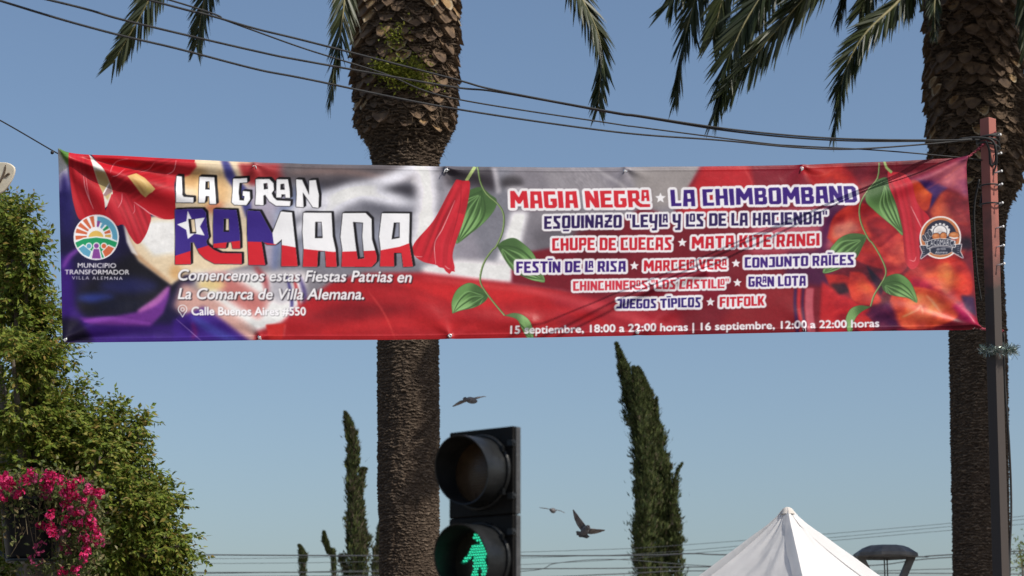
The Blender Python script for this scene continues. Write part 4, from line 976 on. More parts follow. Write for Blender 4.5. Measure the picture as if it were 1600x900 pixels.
def bulb(root, axis, z0, z1, seed, y0, pale):
    """Old leaf bases: wedge-shaped scales in spirals over the swollen top of the trunk."""
    rr = random.Random(seed); b = MB()
    dz = 0.098; n_row = int((z1 - z0) / dz)
    for i in range(n_row):
        z = z0 + i * dz
        xc, r = axis(z)
        n = 17
        for k in range(n):
            th = 2 * math.pi * (k + 0.5 * (i % 2) + rr.uniform(-.08, .08)) / n + i * 0.04
            er = np.array([math.cos(th), math.sin(th), 0]); et = np.array([-math.sin(th), math.cos(th), 0])
            u = (z - z0) / (z1 - z0)
            if rr.random() < 0.16 - 0.12 * u: continue
            w = r * math.pi / n * 1.0 * rr.uniform(.72, 1.15); h = dz * rr.uniform(1.15, 1.5)
            pr_ = rr.uniform(0.02, 0.085) * (0.35 + 0.9 * u ** 0.5)
            c = np.array([xc, y0, z + rr.uniform(-.045, .045)]) + er * (r - 0.01)
            out = [(-1, 0.55), (-0.92, 0.05), (-0.55, -0.38), (-0.12, -0.62), (0.12, -0.62), (0.55, -0.38), (0.92, 0.05), (1, 0.55), (0, 0.75)]
            jw = rr.uniform(-.2, .2); rl = rr.uniform(-.3, .3); out = [(a + rr.uniform(-.1, .1) - rl * e * .5, e + rr.uniform(-.08, .08) + rl * a * .35) for a, e in out]
            tiltz = np.array([0, 0, 1.0]) - er * 0.42
            front = [c + et * (w * (a + jw)) + tiltz * (h * e) + er * pr_ for a, e in out]
            inner = [c + et * (w * 0.80 * (a + jw)) + tiltz * (h * (e * 0.76 + 0.03)) + er * (pr_ - 0.012) for a, e in out]
            back = [c + et * (w * 0.75 * a) + np.array([0, 0, h * e * 0.8 + 0.03]) - er * 0.05 for a, e in out]
            m_ = len(out)
            isp = rr.random() < pale(u)
            fm = 0 if isp else 1
            rm = 2 if isp and rr.random() < 0.75 else 1
            b.add(front + inner + back, [(k2, (k2 + 1) % m_, m_ + (k2 + 1) % m_, m_ + k2) for k2 in range(m_)], rm)
            b.add(inner, [tuple(range(m_))], fm)
            b.add(front + back, [(k2, m_ + k2, m_ + (k2 + 1) % m_, (k2 + 1) % m_) for k2 in range(m_)], 1)
    b.build('leaf_bases', [m_stub, m_stub_dk, m_rim], root)
    # shaggy brown fibre between the bases
    n = 2600; g = np.random.default_rng(seed)
    z = g.uniform(z0 - 0.25, z1, n); th = g.uniform(0, 2 * math.pi, n)
    ax = np.array([axis(q_) for q_ in z]); er = np.stack([np.cos(th), np.sin(th), 0 * th], -1); et = np.stack([-np.sin(th), np.cos(th), 0 * th], -1)
    c = np.stack([ax[:, 0], np.full(n, y0), z], -1) + er * (ax[:, 1] + g.uniform(0.0, 0.04, n))[:, None]
    dv = unit(er * g.uniform(0.1, 0.9, n)[:, None] + et * g.normal(0, .5, n)[:, None] + np.array([0, 0, -0.7]))
    L_ = g.uniform(0.03, 0.11, n)[:, None]; wd = et * g.uniform(.002, .006, n)[:, None]
    vv = np.stack([c - wd, c + wd, c + dv * L_ + wd * .3, c + dv * L_ - wd * .3], 1).reshape(-1, 3)
    mesh_np('fibre', vv, np.arange(4 * n).reshape(-1, 4), m_fibre, root)

def frond(root, pts, lmax=0.42, n=85, seed=0, start=0.12, wid=0.016, droop=0.14):
    g = np.random.default_rng(seed); twist = (1 if g.uniform() < .5 else -1) * g.uniform(0.75, 1.15)
    p = spline(pts, 60); L = np.concatenate([[0], np.cumsum(np.linalg.norm(np.diff(p, axis=0), axis=1))]); u_ = L / L[-1]
    b = MB(); b.tube(p[::2], np.linspace(0.028, 0.004, 30), 6)
    n = int(n * 2.5); wid = wid * 1.3; lmax = lmax * 1.45; us = np.linspace(start, 0.985, n); V = []; F = []
    T = unit(np.gradient(p, axis=0))
    up0 = np.array([0, 0, 1.0])
    allv = []; allf = []; cnt = 0
    for s_ in (-1, 1):
        uu = us + g.normal(0, 0.004, n); uu = np.clip(uu, 0, 1)
        c = np.stack([np.interp(uu, u_, p[:, k]) for k in range(3)], -1); t = unit(np.stack([np.interp(uu, u_, T[:, k]) for k in range(3)], -1))
        s0 = unit(np.cross(t, up0 + 1e-3)); u0 = unit(np.cross(s0, t)); tw = twist + g.normal(0, .20, n); ct, st_ = np.cos(tw)[:, None], np.sin(tw)[:, None]; side = s0 * ct + u0 * st_; upn = u0 * ct - s0 * st_
        fw = np.interp(uu, [0, .5, 1], [1.2, 1.55, 2.4]) + g.normal(0, .12, n)
        lift = g.normal(0.0, 0.26, n)
        dv = unit(side * s_ + t * fw[:, None] + upn * lift[:, None])
        ln = lmax * np.interp(uu, [0, .12, .3, .6, .85, 1], [.5, .8, 1, .95, .75, .42]) * g.uniform(.85, 1.1, n)
        wv = unit(np.cross(dv, upn) + upn * g.normal(0, .6, n)[:, None])
        sag = np.array([0, 0, -1.0])
        segs = [0, .35, .7, 1.0]; ws = [0.6, 1.0, 0.75, 0.06]
        rows = []
        for q_, w_ in zip(segs, ws):
            pos = c + dv * (ln * q_)[:, None] + sag * (droop * ln * q_ ** 2)[:, None]
            rows.append(pos - wv * wid * w_ * 0.5); rows.append(pos + wv * wid * w_ * 0.5)
        R_ = np.stack(rows, 1)   # n, 8, 3
        o = cnt + np.arange(n)[:, None] * 8
        for k in range(3):
            allf.append(np.concatenate([o + 2 * k, o + 2 * k + 1, o + 2 * k + 3, o + 2 * k + 2], 1))
        allv.append(R_.reshape(-1, 3)); cnt += n * 8
    leaf_o = mesh_np('frond', np.concatenate(allv), np.concatenate(allf), m_frond, root)
    ra = b.build('rachis', m_rachis, root); ra.parent = leaf_o
    return leaf_o

def palm(px, d, prof, bulb_y, seed, label, crown_y, fronds, arcs, pale):
    prof = list(prof)
    y_w = base_y_for(d)
    def at_plane(x, y):     # world point on the upright plane through the trunk
        dr = FWD + (x - 800) / FPX * RGT - (y - 450) / FPX * UPV
        return CAM + dr * (y_w / dr[1])
    c3 = [at_plane(x, y) for y, x, h in prof]
    root = tag(empty('palm_tree', (c3[-1][0], y_w, 0)), label, 'palm')
    zz = np.array([c[2] for c in c3]); xx = np.array([c[0] for c in c3])
    rad = np.array([h * np.linalg.norm((c - CAM) @ FWD) / FPX for (y, x, h), c in zip(prof, c3)])
    o = np.argsort(zz); zz, xx, rad = zz[o], xx[o], rad[o]
    axis = lambda z: (np.interp(z, zz, xx), np.interp(z, zz, rad))
    zb = np.interp(bulb_y, [p[0] for p in prof], [c[2] for c in c3])
    ztop = zz[-1]
    nz_, na = 1500, 230
    zs = np.linspace(ztop, 0, nz_); th = np.linspace(0, 2 * math.pi, na, endpoint=False); T, Zg = np.meshgrid(th, zs)
    per = 0.036
    jit = 0.8 * fbm(np.cos(T) * 1.6 + 7, Zg * 1.1 + np.sin(T) * 1.6, seed, 2) + 0.55 * vnoise(T * 6.0 + 11 * np.sin(np.floor(Zg / per) * 12.9), np.floor(Zg / per) * 1.7, seed + 3) + 0.3 * vnoise(T * 24.0, np.floor(Zg / per) * 2.3, seed + 13)
    f = Zg / per + jit; row = np.floor(f); fr_ = f - row
    lip = np.where(fr_ > 0.25, (1 - fr_) / 0.75, fr_ / 0.25)
    amp = np.clip(0.014 + 0.013 * vnoise(T * 9.0 + row * 3.7, row * 2.3, seed + 5), 0.001, 1)
    rough = 0.007 * vnoise(T * 26 + row * 5.1, Zg * 70, seed + 9) + 0.014 * fbm(np.cos(T) * 4 + 9, Zg * 2.5 + np.sin(T) * 4, seed + 2, 3)
    k_b = 1.0 + 1.6 * np.clip((Zg - zb + 0.35) / 0.3, 0, 1)
    R = np.interp(zs, zz, rad)[:, None] + (lip * amp + rough) * k_b - 0.012
    Xc = np.interp(zs, zz, xx)[:, None]
    v = np.stack([Xc + R * np.cos(T), y_w + R * np.sin(T), Zg], -1)
    ids = np.arange(nz_ * na).reshape(nz_, na); nx = np.roll(ids, -1, 1)
    to = mesh_np('trunk', v.reshape(-1, 3), np.stack([ids[1:], nx[1:], nx[:-1], ids[:-1]], -1).reshape(-1, 4), m_bark, root, False)
    at_ = to.data.attributes.new('fibre', 'FLOAT', 'POINT'); at_.data.foreach_set('value', np.clip((lip - 0.45) * 1.8 * amp / .02 * (0.75 + 0.6 * vnoise(T * 14, Zg * 40, seed + 21)), 0, 1).astype(np.float32).ravel())
    bulb(root, axis, zb + 0.12, ztop + 0.05, seed, y_w, pale)
    crown = np.array([axis(ztop)[0], y_w, ztop])
    for k, (dpt, pts, kw) in enumerate(fronds):
        P3 = [crown + np.array([0, 0, -0.1])]
        for (x, y), dd in zip(pts, dpt): P3.append(P(x, y, d + dd))
        frond(root, P3, seed=seed * 50 + k, **kw)
    for k, (az, el, Lf, dr) in enumerate(arcs):
        a = D2R(az); h = np.array([math.sin(a), -math.cos(a), 0])
        s_ = np.linspace(0, 1, 6); P3 = [crown + h * (Lf * math.cos(D2R(el)) * q_ * (1 - .12 * q_)) + np.array([0, 0, Lf * (math.sin(D2R(el)) * q_ - dr * q_ ** 2.2)]) for q_ in s_]
        frond(root, P3, lmax=0.5, n=80, seed=seed * 90 + k, wid=0.022)
    return root, axis, y_w

L_prof = [(-140, 634, 62), (-100, 634, 76), (-40, 634, 80), (0, 634.5, 79), (60, 633.5, 79), (110, 633, 78), (150, 633, 77), (185, 632, 76), (202, 632, 72), (216, 636, 63), (232, 635, 55), (260, 634, 51), (330, 636, 49.5), (535, 637.5, 48.5), (640, 638.5, 48.5), (760, 638.5, 48), (900, 640, 46.5), (1150, 641, 48), (1260, 641, 54)]
R_prof = [(-140, 1522, 62), (-90, 1522, 70), (0, 1521, 71), (60, 1521, 70), (150, 1524, 72), (250, 1526, 70.5), (285, 1527, 65), (310, 1528, 52), (330, 1528, 45), (410, 1527, 41), (530, 1528, 44.5), (700, 1531, 44.5), (900, 1533.5, 44), (1150, 1536, 46), (1260, 1536, 52)]
fk = dict(lmax=0.34, n=95, wid=0.020)
L_fr = [
 ((-.3, -.6, -.9, -1.0, -1.0), [(500, -300), (350, -210), (262, -60), (222, 20), (172, 106)], dict(lmax=0.36, n=120, wid=.020)),
 ((.6, 1.0, 1.3, 1.4), [(470, -260), (370, -140), (325, -20), (305, 80)], dict(lmax=0.33, n=110, wid=.020)),
 ((-.9, -1.5, -1.8, -1.9), [(590, -210), (548, -90), (534, 40), (514, 168)], dict(lmax=0.30, n=110, wid=.018)),
 ((-.4, -.8, -1.0, -1.1, -1.1), [(760, -250), (850, -120), (905, -10), (938, 70), (934, 178)], dict(lmax=0.34, n=120, wid=.022)),
]
L_arc = [(a, e, l, .35) for a, e, l in ((20, 62, 3.6), (65, 55, 3.6), (110, 60, 3.6), (150, 55, 3.4), (200, 60, 3.5), (250, 58, 3.6), (300, 62, 3.6), (335, 55, 3.4), (40, 75, 3.4), (180, 75, 3.4), (270, 76, 3.4))]
L_arc += [(75, 25, 3.2, .62), (45, 22, 3.0, .55)]
pl, axl, yl = palm(634, 23.0, L_prof, 222, 4, 'tall palm with pale scaly trunk top behind the middle of the banner', -140, L_fr, L_arc, lambda u: 0.10 + 0.8 * np.clip((u - 0.30) * 2.4, 0, 1))
R_fr = [
 ((-.4, -.8, -1.1, -1.3, -1.3), [(1400, -220), (1230, -190), (1120, -70), (1075, 40), (1054, 162)], dict(lmax=0.40, n=125, wid=.022)),
 ((-.8, -1.4, -1.8, -2.0, -2.0), [(1400, -160), (1270, -110), (1185, 0), (1140, 90), (1116, 186)], dict(lmax=0.46, n=135, wid=.026)),
 ((-1.0, -1.6, -2.0, -2.1), [(1420, -140), (1330, -80), (1235, 20), (1130, 150)], dict(lmax=0.44, n=125, wid=.024)),
 ((-.9, -1.3, -1.6, -1.7, -1.7), [(1450, -70), (1410, -5), (1350, 55), (1318, 120), (1302, 214)], dict(lmax=0.34, n=125, wid=.020)),
 ((.5, .9, 1.1), [(1420, -150), (1340, -60), (1308, 30)], dict(lmax=0.36, n=90, wid=.020)),
 ((-.5, -.9, -1.1), [(1440, -120), (1250, -110), (1090, -30)], dict(lmax=0.5, n=100, wid=.026)),
 ((-.5, -.9, -1.2), [(1440, -200), (1180, -200), (1040, 15)], dict(lmax=0.5, n=100, wid=.026)),
 ((-.9, -1.2, -1.4), [(1490, -90), (1462, -10), (1461, 62)], dict(lmax=0.22, n=80, wid=.018)),
 ((-.9, -1.4, -1.6), [(1560, -110), (1598, -20), (1606, 90)], dict(lmax=0.3, n=80, wid=.020)),
 ((.2, .3, .3), [(1600, -140), (1690, -40), (1720, 130)], dict(lmax=0.4, n=90, wid=.022)),
 ((-.8, -1.4, -1.8), [(1600, -120), (1680, -20), (1700, 180)], dict(lmax=0.45, n=100, wid=.026)),
 ((-1.2, -2.1, -2.6), [(1580, -140), (1650, -60), (1680, 120)], dict(lmax=0.45, n=100, wid=.026)),
 ((-.4, -.8, -1.0), [(1640, -160), (1780, -40), (1810, 160)], dict(lmax=0.45, n=100, wid=.026)),
 ((-.6, -1.2, -1.6, -1.7), [(1410, -200), (1260, -170), (1150, -50), (1110, 70)], dict(lmax=0.46, n=120, wid=.026)),
 ((-1.2, -1.9, -2.3), [(1440, -150), (1340, -110), (1262, -10)], dict(lmax=0.44, n=110, wid=.026)),
 ((.4, .8, 1.0, 1.1), [(1420, -120), (1290, -60), (1210, -20), (1165, 45)], dict(lmax=0.42, n=100, wid=.024)),
 ((-.6, -1.0, -1.2), [(1450, -130), (1385, -60), (1340, 25)], dict(lmax=0.40, n=90, wid=.022)),
 ((.3, .5, .6), [(1470, -110), (1430, -45), (1415, 15)], dict(lmax=0.34, n=80, wid=.020)),
]
R_arc = [(a, e, l, .35) for a, e, l in ((20, 60, 3.6), (65, 55, 3.6), (110, 60, 3.6), (155, 55, 3.4), (205, 60, 3.5), (255, 58, 3.6), (300, 62, 3.6), (335, 57, 3.4), (40, 75, 3.4), (180, 75, 3.4), (275, 76, 3.4))]
R_arc += [(a, e, 3.2, .5) for a, e in ((50, 30), (62, 18), (74, 34), (86, 22), (40, 20), (68, 45))]
pr, axr, yr = palm(1522, 24.0, R_prof, 318, 9, 'tall dark palm with drooping fronds behind the red post', -140, R_fr, R_arc, lambda u: 0.10 + 0.45 * np.clip((u - 0.55) * 2.5, 0, 1))

# the next palm of the row, to the right of the frame: its crown shades the right palm
def copy_tree(o, parent=None):
    c = o.copy(); COL.objects.link(c); c.parent = parent
    for ch in list(o.children): copy_tree(ch, c)
    return c
pn = copy_tree(pr); pn.location = (pr.location[0] + 5.6, pr.location[1] - 3.6, 0.0); pn.rotation_euler = (0, 0, 2.2)
pn['label'] = 'next tall palm of the row standing right of the red post'

# ------------------------------------------------------------------ leaves: generic tools
def leaf_quads(c, dv, nrm, L_, w_, fold_=0.25):
    side = unit(np.cross(dv, nrm)); n_ = unit(np.cross(side, dv))
    L_ = L_[:, None]; w_ = w_[:, None]
    v = np.stack([c, c + dv * L_ * .45 + side * w_ + n_ * w_ * fold_, c + dv * L_ - n_ * w_ * 0.3, c + dv * L_ * .45 - side * w_ + n_ * w_ * fold_], 1)
    return v.reshape(-1, 3)
def leaf_mat(name, cols, translucent=0.34, rough=0.5):
    """Leaf paint whose hue differs from leaf to leaf (random per mesh island)."""
    m = mat(name, cols[0], cols[-1], rough, 3, translucent=translucent, spec=0.22)
    nt = m.node_tree; rp = [n for n in nt.nodes if n.type == 'VALTORGB'][0]
    ge = nt.nodes.new('ShaderNodeNewGeometry')
    for l in list(rp.inputs['Fac'].links): nt.links.remove(l)
    nt.links.new(ge.outputs['Random Per Island'], rp.inputs['Fac'])
    cr = rp.color_ramp
    cr.elements[0].position = 0; cr.elements[1].position = 1
    for k, c in enumerate(cols[1:-1]):
        e = cr.elements.new((k + 1) / (len(cols) - 1)); e.color = (*c, 1)
    return m

# small plant growing out of the pale trunk
m_epi = leaf_mat('trunk_plant_leaf', [(0.10, 0.13, 0.018), (0.22, 0.25, 0.03), (0.34, 0.33, 0.06)])
g = np.random.default_rng(21)
def tuft(cx_, cy_, sx, sy, n):
    x = g.normal(cx_, sx, n); y = g.normal(cy_, sy, n); out = []
    for a, e in zip(x, y):
        dr = FWD + (a - 800) / FPX * RGT - (e - 450) / FPX * UPV
        p0 = CAM + dr * (yl / dr[1]); xc, r = axl(p0[2]); dx = np.clip((p0[0] - xc) / r, -.98, .98)
        out.append([p0[0], yl - r * math.sqrt(1 - dx * dx) - 0.06 - g.uniform(0, .12), p0[2]])
    return np.array(out)
cc = np.vstack([tuft(612, 137, 11, 8, 420), tuft(640, 146, 16, 9, 620), tuft(652, 128, 10, 10, 160), tuft(622, 90, 10, 12, 130), tuft(660, 155, 12, 6, 180), tuft(596, 130, 8, 5, 120)])
n = len(cc); dv = unit(g.normal(size=(n, 3)) + np.array([0, -.8, .1])); nn = unit(g.normal(size=(n, 3)) + np.array([0.3, -.6, .8]))
tag(mesh_np('wall_plant', leaf_quads(cc, dv, nn, g.uniform(.03, .06, n), g.uniform(.008, .016, n)), np.arange(4 * n).reshape(-1, 4), m_epi, loc=cc.mean(0)), 'yellow green leafy plant growing out of the pale palm trunk', 'plant')

# ------------------------------------------------------------------ leafy tree at the left
m_leaf = leaf_mat('ash_leaf', [(0.06, 0.085, 0.014), (0.095, 0.14, 0.018), (0.15, 0.20, 0.026), (0.23, 0.26, 0.045), (0.24, 0.16, 0.045)])
m_limb = mat('tree_bark', (0.07, 0.055, 0.04), (0.13, 0.11, 0.085), 0.95, 6, 0.5)
def broad_tree(base, blobs, label, seed, sprigs_per, m, llen=(.05, .085)):
    g = np.random.default_rng(seed); base = np.asarray(base, float)
    root = tag(empty('leafy_tree', base), label, 'tree')
    b = MB(); top = base + np.array([0.1, 0, 3.0])
    b.tube(spline([base, base + np.array([.05, 0, 1.4]), top], 12), np.linspace(0.24, 0.16, 12), 12)
    V = []
    for (c, r) in blobs:
        c = np.asarray(c, float)
        b.tube(spline([top - np.array([0, 0, .6]), top * .55 + c * .45 + np.array([0, 0, -.15]), c], 10), np.linspace(0.09, 0.015, 10), 7)
        n = int(sprigs_per * r ** 2)
        # twigs scattered through a lumpy ball
        d0 = unit(g.normal(size=(n, 3))); rad = r * g.uniform(0.35, 1.0, n) ** 0.6
        lump = 0.92 + 0.2 * vnoise(d0[:, 0] * 3 + c[0], d0[:, 2] * 3 + d0[:, 1] * 2 + c[2], seed)
        pos = c + d0 * (rad * lump)[:, None] * np.array([1, 1, .92])
        K = max(6, int(90 * r * r)); sub = unit(g.normal(size=(K, 3))) * (r * g.uniform(.5, .92, K))[:, None]
        pick = g.integers(0, K, n); far = g.uniform(size=n) < .86
        pos = np.where(far[:, None], c + sub[pick] + g.normal(0, .06, (n, 3)) * np.array([1.1, 1.1, .8]), pos)
        d0 = np.where(far[:, None], unit(unit(sub[pick]) + unit(pos - c - sub[pick]) * .8), d0)
        ax = unit(d0 * .9 + g.normal(0, .5, (n, 3)) + np.array([0, 0, -.1]))
        tl = g.uniform(.08, .19, n)
        for k in range(9):
            f = (k + 1) / 9.0; s_ = -1 if k % 2 else 1
            sd = unit(np.cross(ax, unit(g.normal(0, .35, (n, 3)) + np.array([0, 0, 1.0])))) * s_
            dv = unit(ax * (0.55 if k < 8 else 2.5) + sd + np.array([0, 0, -.35]) + g.normal(0, .25, (n, 3)))
            V.append(leaf_quads(pos + ax * (tl * f)[:, None], dv, unit(g.normal(0, .5, (n, 3)) + S * .9 + np.array([0, 0, .35])), g.uniform(*llen, n), g.uniform(.010, .019, n)))
    V = np.concatenate(V)
    b.build('trunk', m_limb, root)
    mesh_np('crown', V, np.arange(len(V)).reshape(-1, 4), m, root)
    print('tree leaves', len(V) // 4)
    return root
DT = 18.0
bl = []
for px, py, rp_, dd in ((-40, 370, 80, .4), (8, 338, 26, 0), (35, 352, 26, -.1), (58, 392, 24, 0), (20, 405, 42, -.1), (-50, 470, 95, .5), (30, 470, 36, 0), (68, 470, 18, .1), (60, 520, 36, -.1), (84, 562, 20, 0), (20, 560, 50, -.3), (55, 590, 38, 0), (-40, 640, 90, .5), (30, 640, 48, -.2), (75, 650, 40, 0),
                        (128, 636, 26, .2), (160, 652, 28, .1), (196, 664, 26, 0), (218, 678, 20, 0), (110, 690, 48, 0), (160, 705, 44, -.1), (60, 710, 56, -.1), (198, 735, 34, .1), (222, 752, 24, 0), (250, 772, 22, 0), (240, 800, 30, 0), (190, 780, 50, -.2), (130, 770, 55, .1), (262, 838, 28, 0), (280, 852, 18, -.1), (225, 850, 48, -.1), (262, 890, 30, 0), (170, 860, 60, -.1), (100, 850, 65, .2), (40, 800, 70, .3), (-30, 800, 90, .5), (50, 890, 70, .2), (200, 940, 80, .1), (110, 950, 90, .2), (20, 970, 90, .4), (275, 940, 36, 0), (-60, 930, 90, .5)):
    d_ = DT + dd * 2
    bl.append((P(px, py, d_), rp_ * d_ / FPX))
base = P(40, 900, DT); base[2] = 0
broad_tree(base, bl, 'dense green leafy tree with olive foliage at the left edge', 31, 4200, m_leaf, (.042, .072))

# ------------------------------------------------------------------ cypresses
m_cyp = leaf_mat('cypress_leaf', [(0.026, 0.040, 0.014), (0.055, 0.076, 0.022), (0.095, 0.115, 0.034), (0.06, 0.052, 0.028)], 0.12, 0.7)
m_cypd = leaf_mat('cypress_dry', [(0.05, 0.055, 0.024), (0.10, 0.085, 0.05), (0.14, 0.11, 0.075)], 0.12, 0.7)
def cypress(d, strands, label, seed, dens=1.0, dry=0.0, name='cypress_tree'):
    """strands: list of (px polyline bottom->top, half-width px list)."""
    g = np.random.default_rng(seed)
    b0 = np.mean([P(*s[0][0], d) for s in strands], axis=0); b0[2] = 0
    root = tag(empty(name, b0), label, 'tree')
    V = []; V2 = []
    tb = MB()
    for pts, hws, dd in strands:
        p = spline([P(x, y, d + dd) for x, y in pts], 40)
        tb.tube(p[:34], np.linspace(0.05, 0.012, 34), 6)
        hw_ = np.interp(np.linspace(0, 1, 40), np.linspace(0, 1, len(hws)), hws) * d / FPX
        Ln = np.linalg.norm(np.diff(p, axis=0), axis=1).sum()
        n = int(dens * 5200 * Ln * max(0.12, hw_.mean()))
        u = g.uniform(0, 1, n) ** 0.95; k = u * 39
        c = np.stack([np.interp(k, np.arange(40), p[:, j]) for j in range(3)], -1); h = np.interp(k, np.arange(40), hw_)
        th = g.uniform(0, 2 * math.pi, n); rr_ = g.uniform(0.2, 1, n) ** 0.5
        lump = np.clip(0.70 + 0.55 * vnoise(th * 1.3 + seed, u * Ln * 2.2, seed + 4) + 0.42 * vnoise(th * 2.2, u * Ln * 5.5, seed + 6), .08, 1.7)
        er = np.stack([np.cos(th), np.sin(th), 0 * th], -1)
        stray = np.where(g.uniform(size=n) < .07, g.uniform(1.1, 1.6, n), 1.0)
        pos = c + er * (h * rr_ * lump * stray)[:, None]
        ax = unit(er * g.uniform(.15, .7, n)[:, None] + np.array([0, 0, 1.0]) + g.normal(0, .25, (n, 3)))
        q_ = leaf_quads(pos, ax, unit(er + g.normal(0, .4, (n, 3))), g.uniform(.07, .20, n) * np.clip(.35 + h / .22, .35, 1), g.uniform(.012, .028, n) * np.clip(.4 + h / .25, .4, 1), .1)
        isd = g.uniform(size=n) < dry * (0.4 + 0.6 * (vnoise(u * 7, th, seed + 2) > 0))
        q_ = q_.reshape(-1, 4, 3)
        V.append(q_[~isd].reshape(-1, 3)); V2.append(q_[isd].reshape(-1, 3))
    tr_p = [b0, b0 * .4 + np.mean([P(*s[0][0], d) for s in strands], axis=0) * .6, np.mean([P(*s[0][1], d) for s in strands], axis=0)]
    tb.tube(spline(tr_p, 14), np.linspace(0.16, 0.06, 14), 8)
    tb.build('trunk', m_limb, root)
    V = np.concatenate(V); V2 = np.concatenate(V2)
    mesh_np('crown', np.concatenate([V, V2]), np.arange((len(V) + len(V2))).reshape(-1, 4), [m_cyp, m_cypd], root, mi=np.r_[np.zeros(len(V) // 4), np.ones(len(V2) // 4)])
    return root
DC = 55.0
cypress(DC, [
    ([(1015, 1250), (1010, 900), (1008, 790), (1000, 690), (985, 610), (972, 570), (963, 537)], [22, 20, 20, 18, 13, 6, 1.2], 0),
    ([(1040, 1250), (1042, 900), (1040, 800), (1032, 720), (1020, 660), (1012, 620), (1000, 580)], [26, 22, 19, 16, 12, 7, 1.5], .3),
    ([(1000, 1250), (1004, 900), (1005, 820), (1010, 740), (1000, 660), (994, 600), (990, 575)], [18, 16, 14, 16, 12, 6, 2], -.4),
    ([(1060, 1250), (1058, 900), (1056, 840), (1048, 780), (1034, 720), (1026, 660), (1026, 622)], [13, 12, 10, 8, 6, 3, 1], .1),
    ([(1025, 1250), (1026, 900), (1024, 800), (1020, 710), (1010, 650), (1001, 600), (997, 575)], [20, 19, 18, 16, 13, 7, 1.2], .1),
    ([(1050, 820), (1054, 770), (1058, 740), (1066, 725)], [8, 6, 3, 1.2], 0),
], 'tall dense dark cypress with a slanting pointed top right of the signal', 41, 1.5, 0.08)
cypress(DC - 5, [
    ([(545, 1250), (552, 900), (552, 820), (550, 750), (551, 700), (545, 665), (539, 645)], [15, 15, 13, 10, 9, 6, 1], 0),
    ([(565, 1250), (566, 900), (564, 830), (560, 780), (566, 740), (570, 735)], [18, 14, 9, 7, 5, 1.5], .3),
    ([(580, 1250), (588, 900), (592, 860), (594, 830), (596, 815)], [10, 9, 5, 4, 1.2], -.3),
    ([(545, 910), (538, 890), (534, 870), (530, 880)], [8, 6, 4, 2], .2),
], 'thin sparse half dry cypress left of the middle palm trunk', 43, 1.5, 0.42)
cypress(DC - 4, [([(530, 1250), (522, 900), (514, 865), (508, 845), (506, 832)], [4.5, 4, 3.6, 2.6, .6], 0)], 'narrow leaning cypress shoot just left of the sparse cypress', 44, 2.0, 0.1)
cypress(DC - 3, [([(480, 1250), (474, 900), (473, 880), (471, 862), (467, 853)], [6, 5.5, 5, 2.6, .6], 0)], 'small lone cypress tip farthest left above the bottom edge', 45, 2.0, 0.2)
g = np.random.default_rng(5); c = P(1597, 872, 60); n = 190
cc = c + g.normal(0, 1, (n, 3)) * np.array([.14, .3, .30]); 
rt = tag(empty('far_tree', (c[0], c[1], 0)), 'sparse pale green tree top beyond the right palm at the edge', 'tree')
tb = MB(); tb.tube([np.array([c[0], c[1], 0]), c], [0.12, 0.03], 8); tb.build('trunk', m_limb, rt)
mesh_np('crown', leaf_quads(cc, unit(g.normal(size=(n, 3))), unit(g.normal(size=(n, 3)) + np.array([0, 0, 1])), g.uniform(.08, .16, n), g.uniform(.02, .04, n)), np.arange(4 * n).reshape(-1, 4), m_leaf, rt)

# ------------------------------------------------------------------ far wires
m_far = mat('far_wire', (0.05, 0.055, 0.06), (0.07, 0.075, 0.08), 0.6)
FAR = [([(-300, 872), (320, 873), (600, 868), (900, 860), (1075, 851), (1480, 818), (1900, 775)], .006, 'upper thin grey wire rising to the right behind the white tent'),
       ([(-300, 880), (320, 880.5), (600, 877), (900, 869), (1075, 860), (1480, 823), (1900, 782)], .006, 'thin grey wire just below the uppermost one behind the tent'),
       ([(-300, 905), (500, 893), (900, 878), (1100, 863), (1310, 844), (1480, 829), (1900, 794)], .006, 'third thin grey wire slanting up behind the lamp'),
       ([(-300, 862), (500, 868), (960, 868), (1080, 865), (1140, 867), (1430, 870), (1480, 867), (1900, 845)], .016, 'thick dark cable level with the lamp hood'),
       ([(-300, 895), (500, 894), (810, 889), (960, 888), (1075, 886), (1350, 884), (1480, 871), (1900, 850)], .013, 'dark cable crossing below the lamp hood'),
       ([(-300, 902), (500, 900), (810, 893), (870, 880), (960, 874), (1100, 884), (1300, 893), (1480, 889), (1900, 880)], .009, 'dark wire dipping between the signal and the dense cypress'),
       ([(-300, 910), (700, 904), (960, 897), (1080, 892), (1300, 895), (1480, 896), (1900, 900)], .012, 'lowest dark cable along the bottom edge')]
for pts, r, lab in FAR:
    wire('distant_cable', [P(x, y, 48) for x, y in pts], r, lab, 'cable', 'distant wires along the bottom', m_far, 5, 60)

# ------------------------------------------------------------------ white tent
m_canvas = mat('white_canvas', (0.82, 0.81, 0.81), (0.76, 0.75, 0.75), 0.7, 3, 0.25, 9, translucent=0.3, spec=0.2)
m_pole = mat('tent_pole', (0.5, 0.5, 0.5), (0.4, 0.4, 0.4), 0.4, metal=0.8)
DTN = 16.5; peak = P(1230, 785, DTN)
troot = tag(empty('market_tent', (peak[0], peak[1], 0.13)), 'white canvas tent with a pointed peak beside the old lamp', 'tent')
ya = D2R(-0.5); cdirs = [np.array([math.sin(ya + k * math.pi / 2), -math.cos(ya + k * math.pi / 2), 0]) for k in range(4)]
RM, HM = 1.68, 1.28
def roof_pt(k, t_, v_):
    A_, B_ = cdirs[k], cdirs[(k + 1) % 4]
    xy = (A_ * (1 - v_) + B_ * v_) * RM * t_
    sag_ = 0.10 * 4 * v_ * (1 - v_) * t_ * (1 - .3 * t_)
    return peak + xy + np.array([0, 0, -HM * t_ ** 0.79 - sag_])
nT, nVv = 70, 60
roofs = []
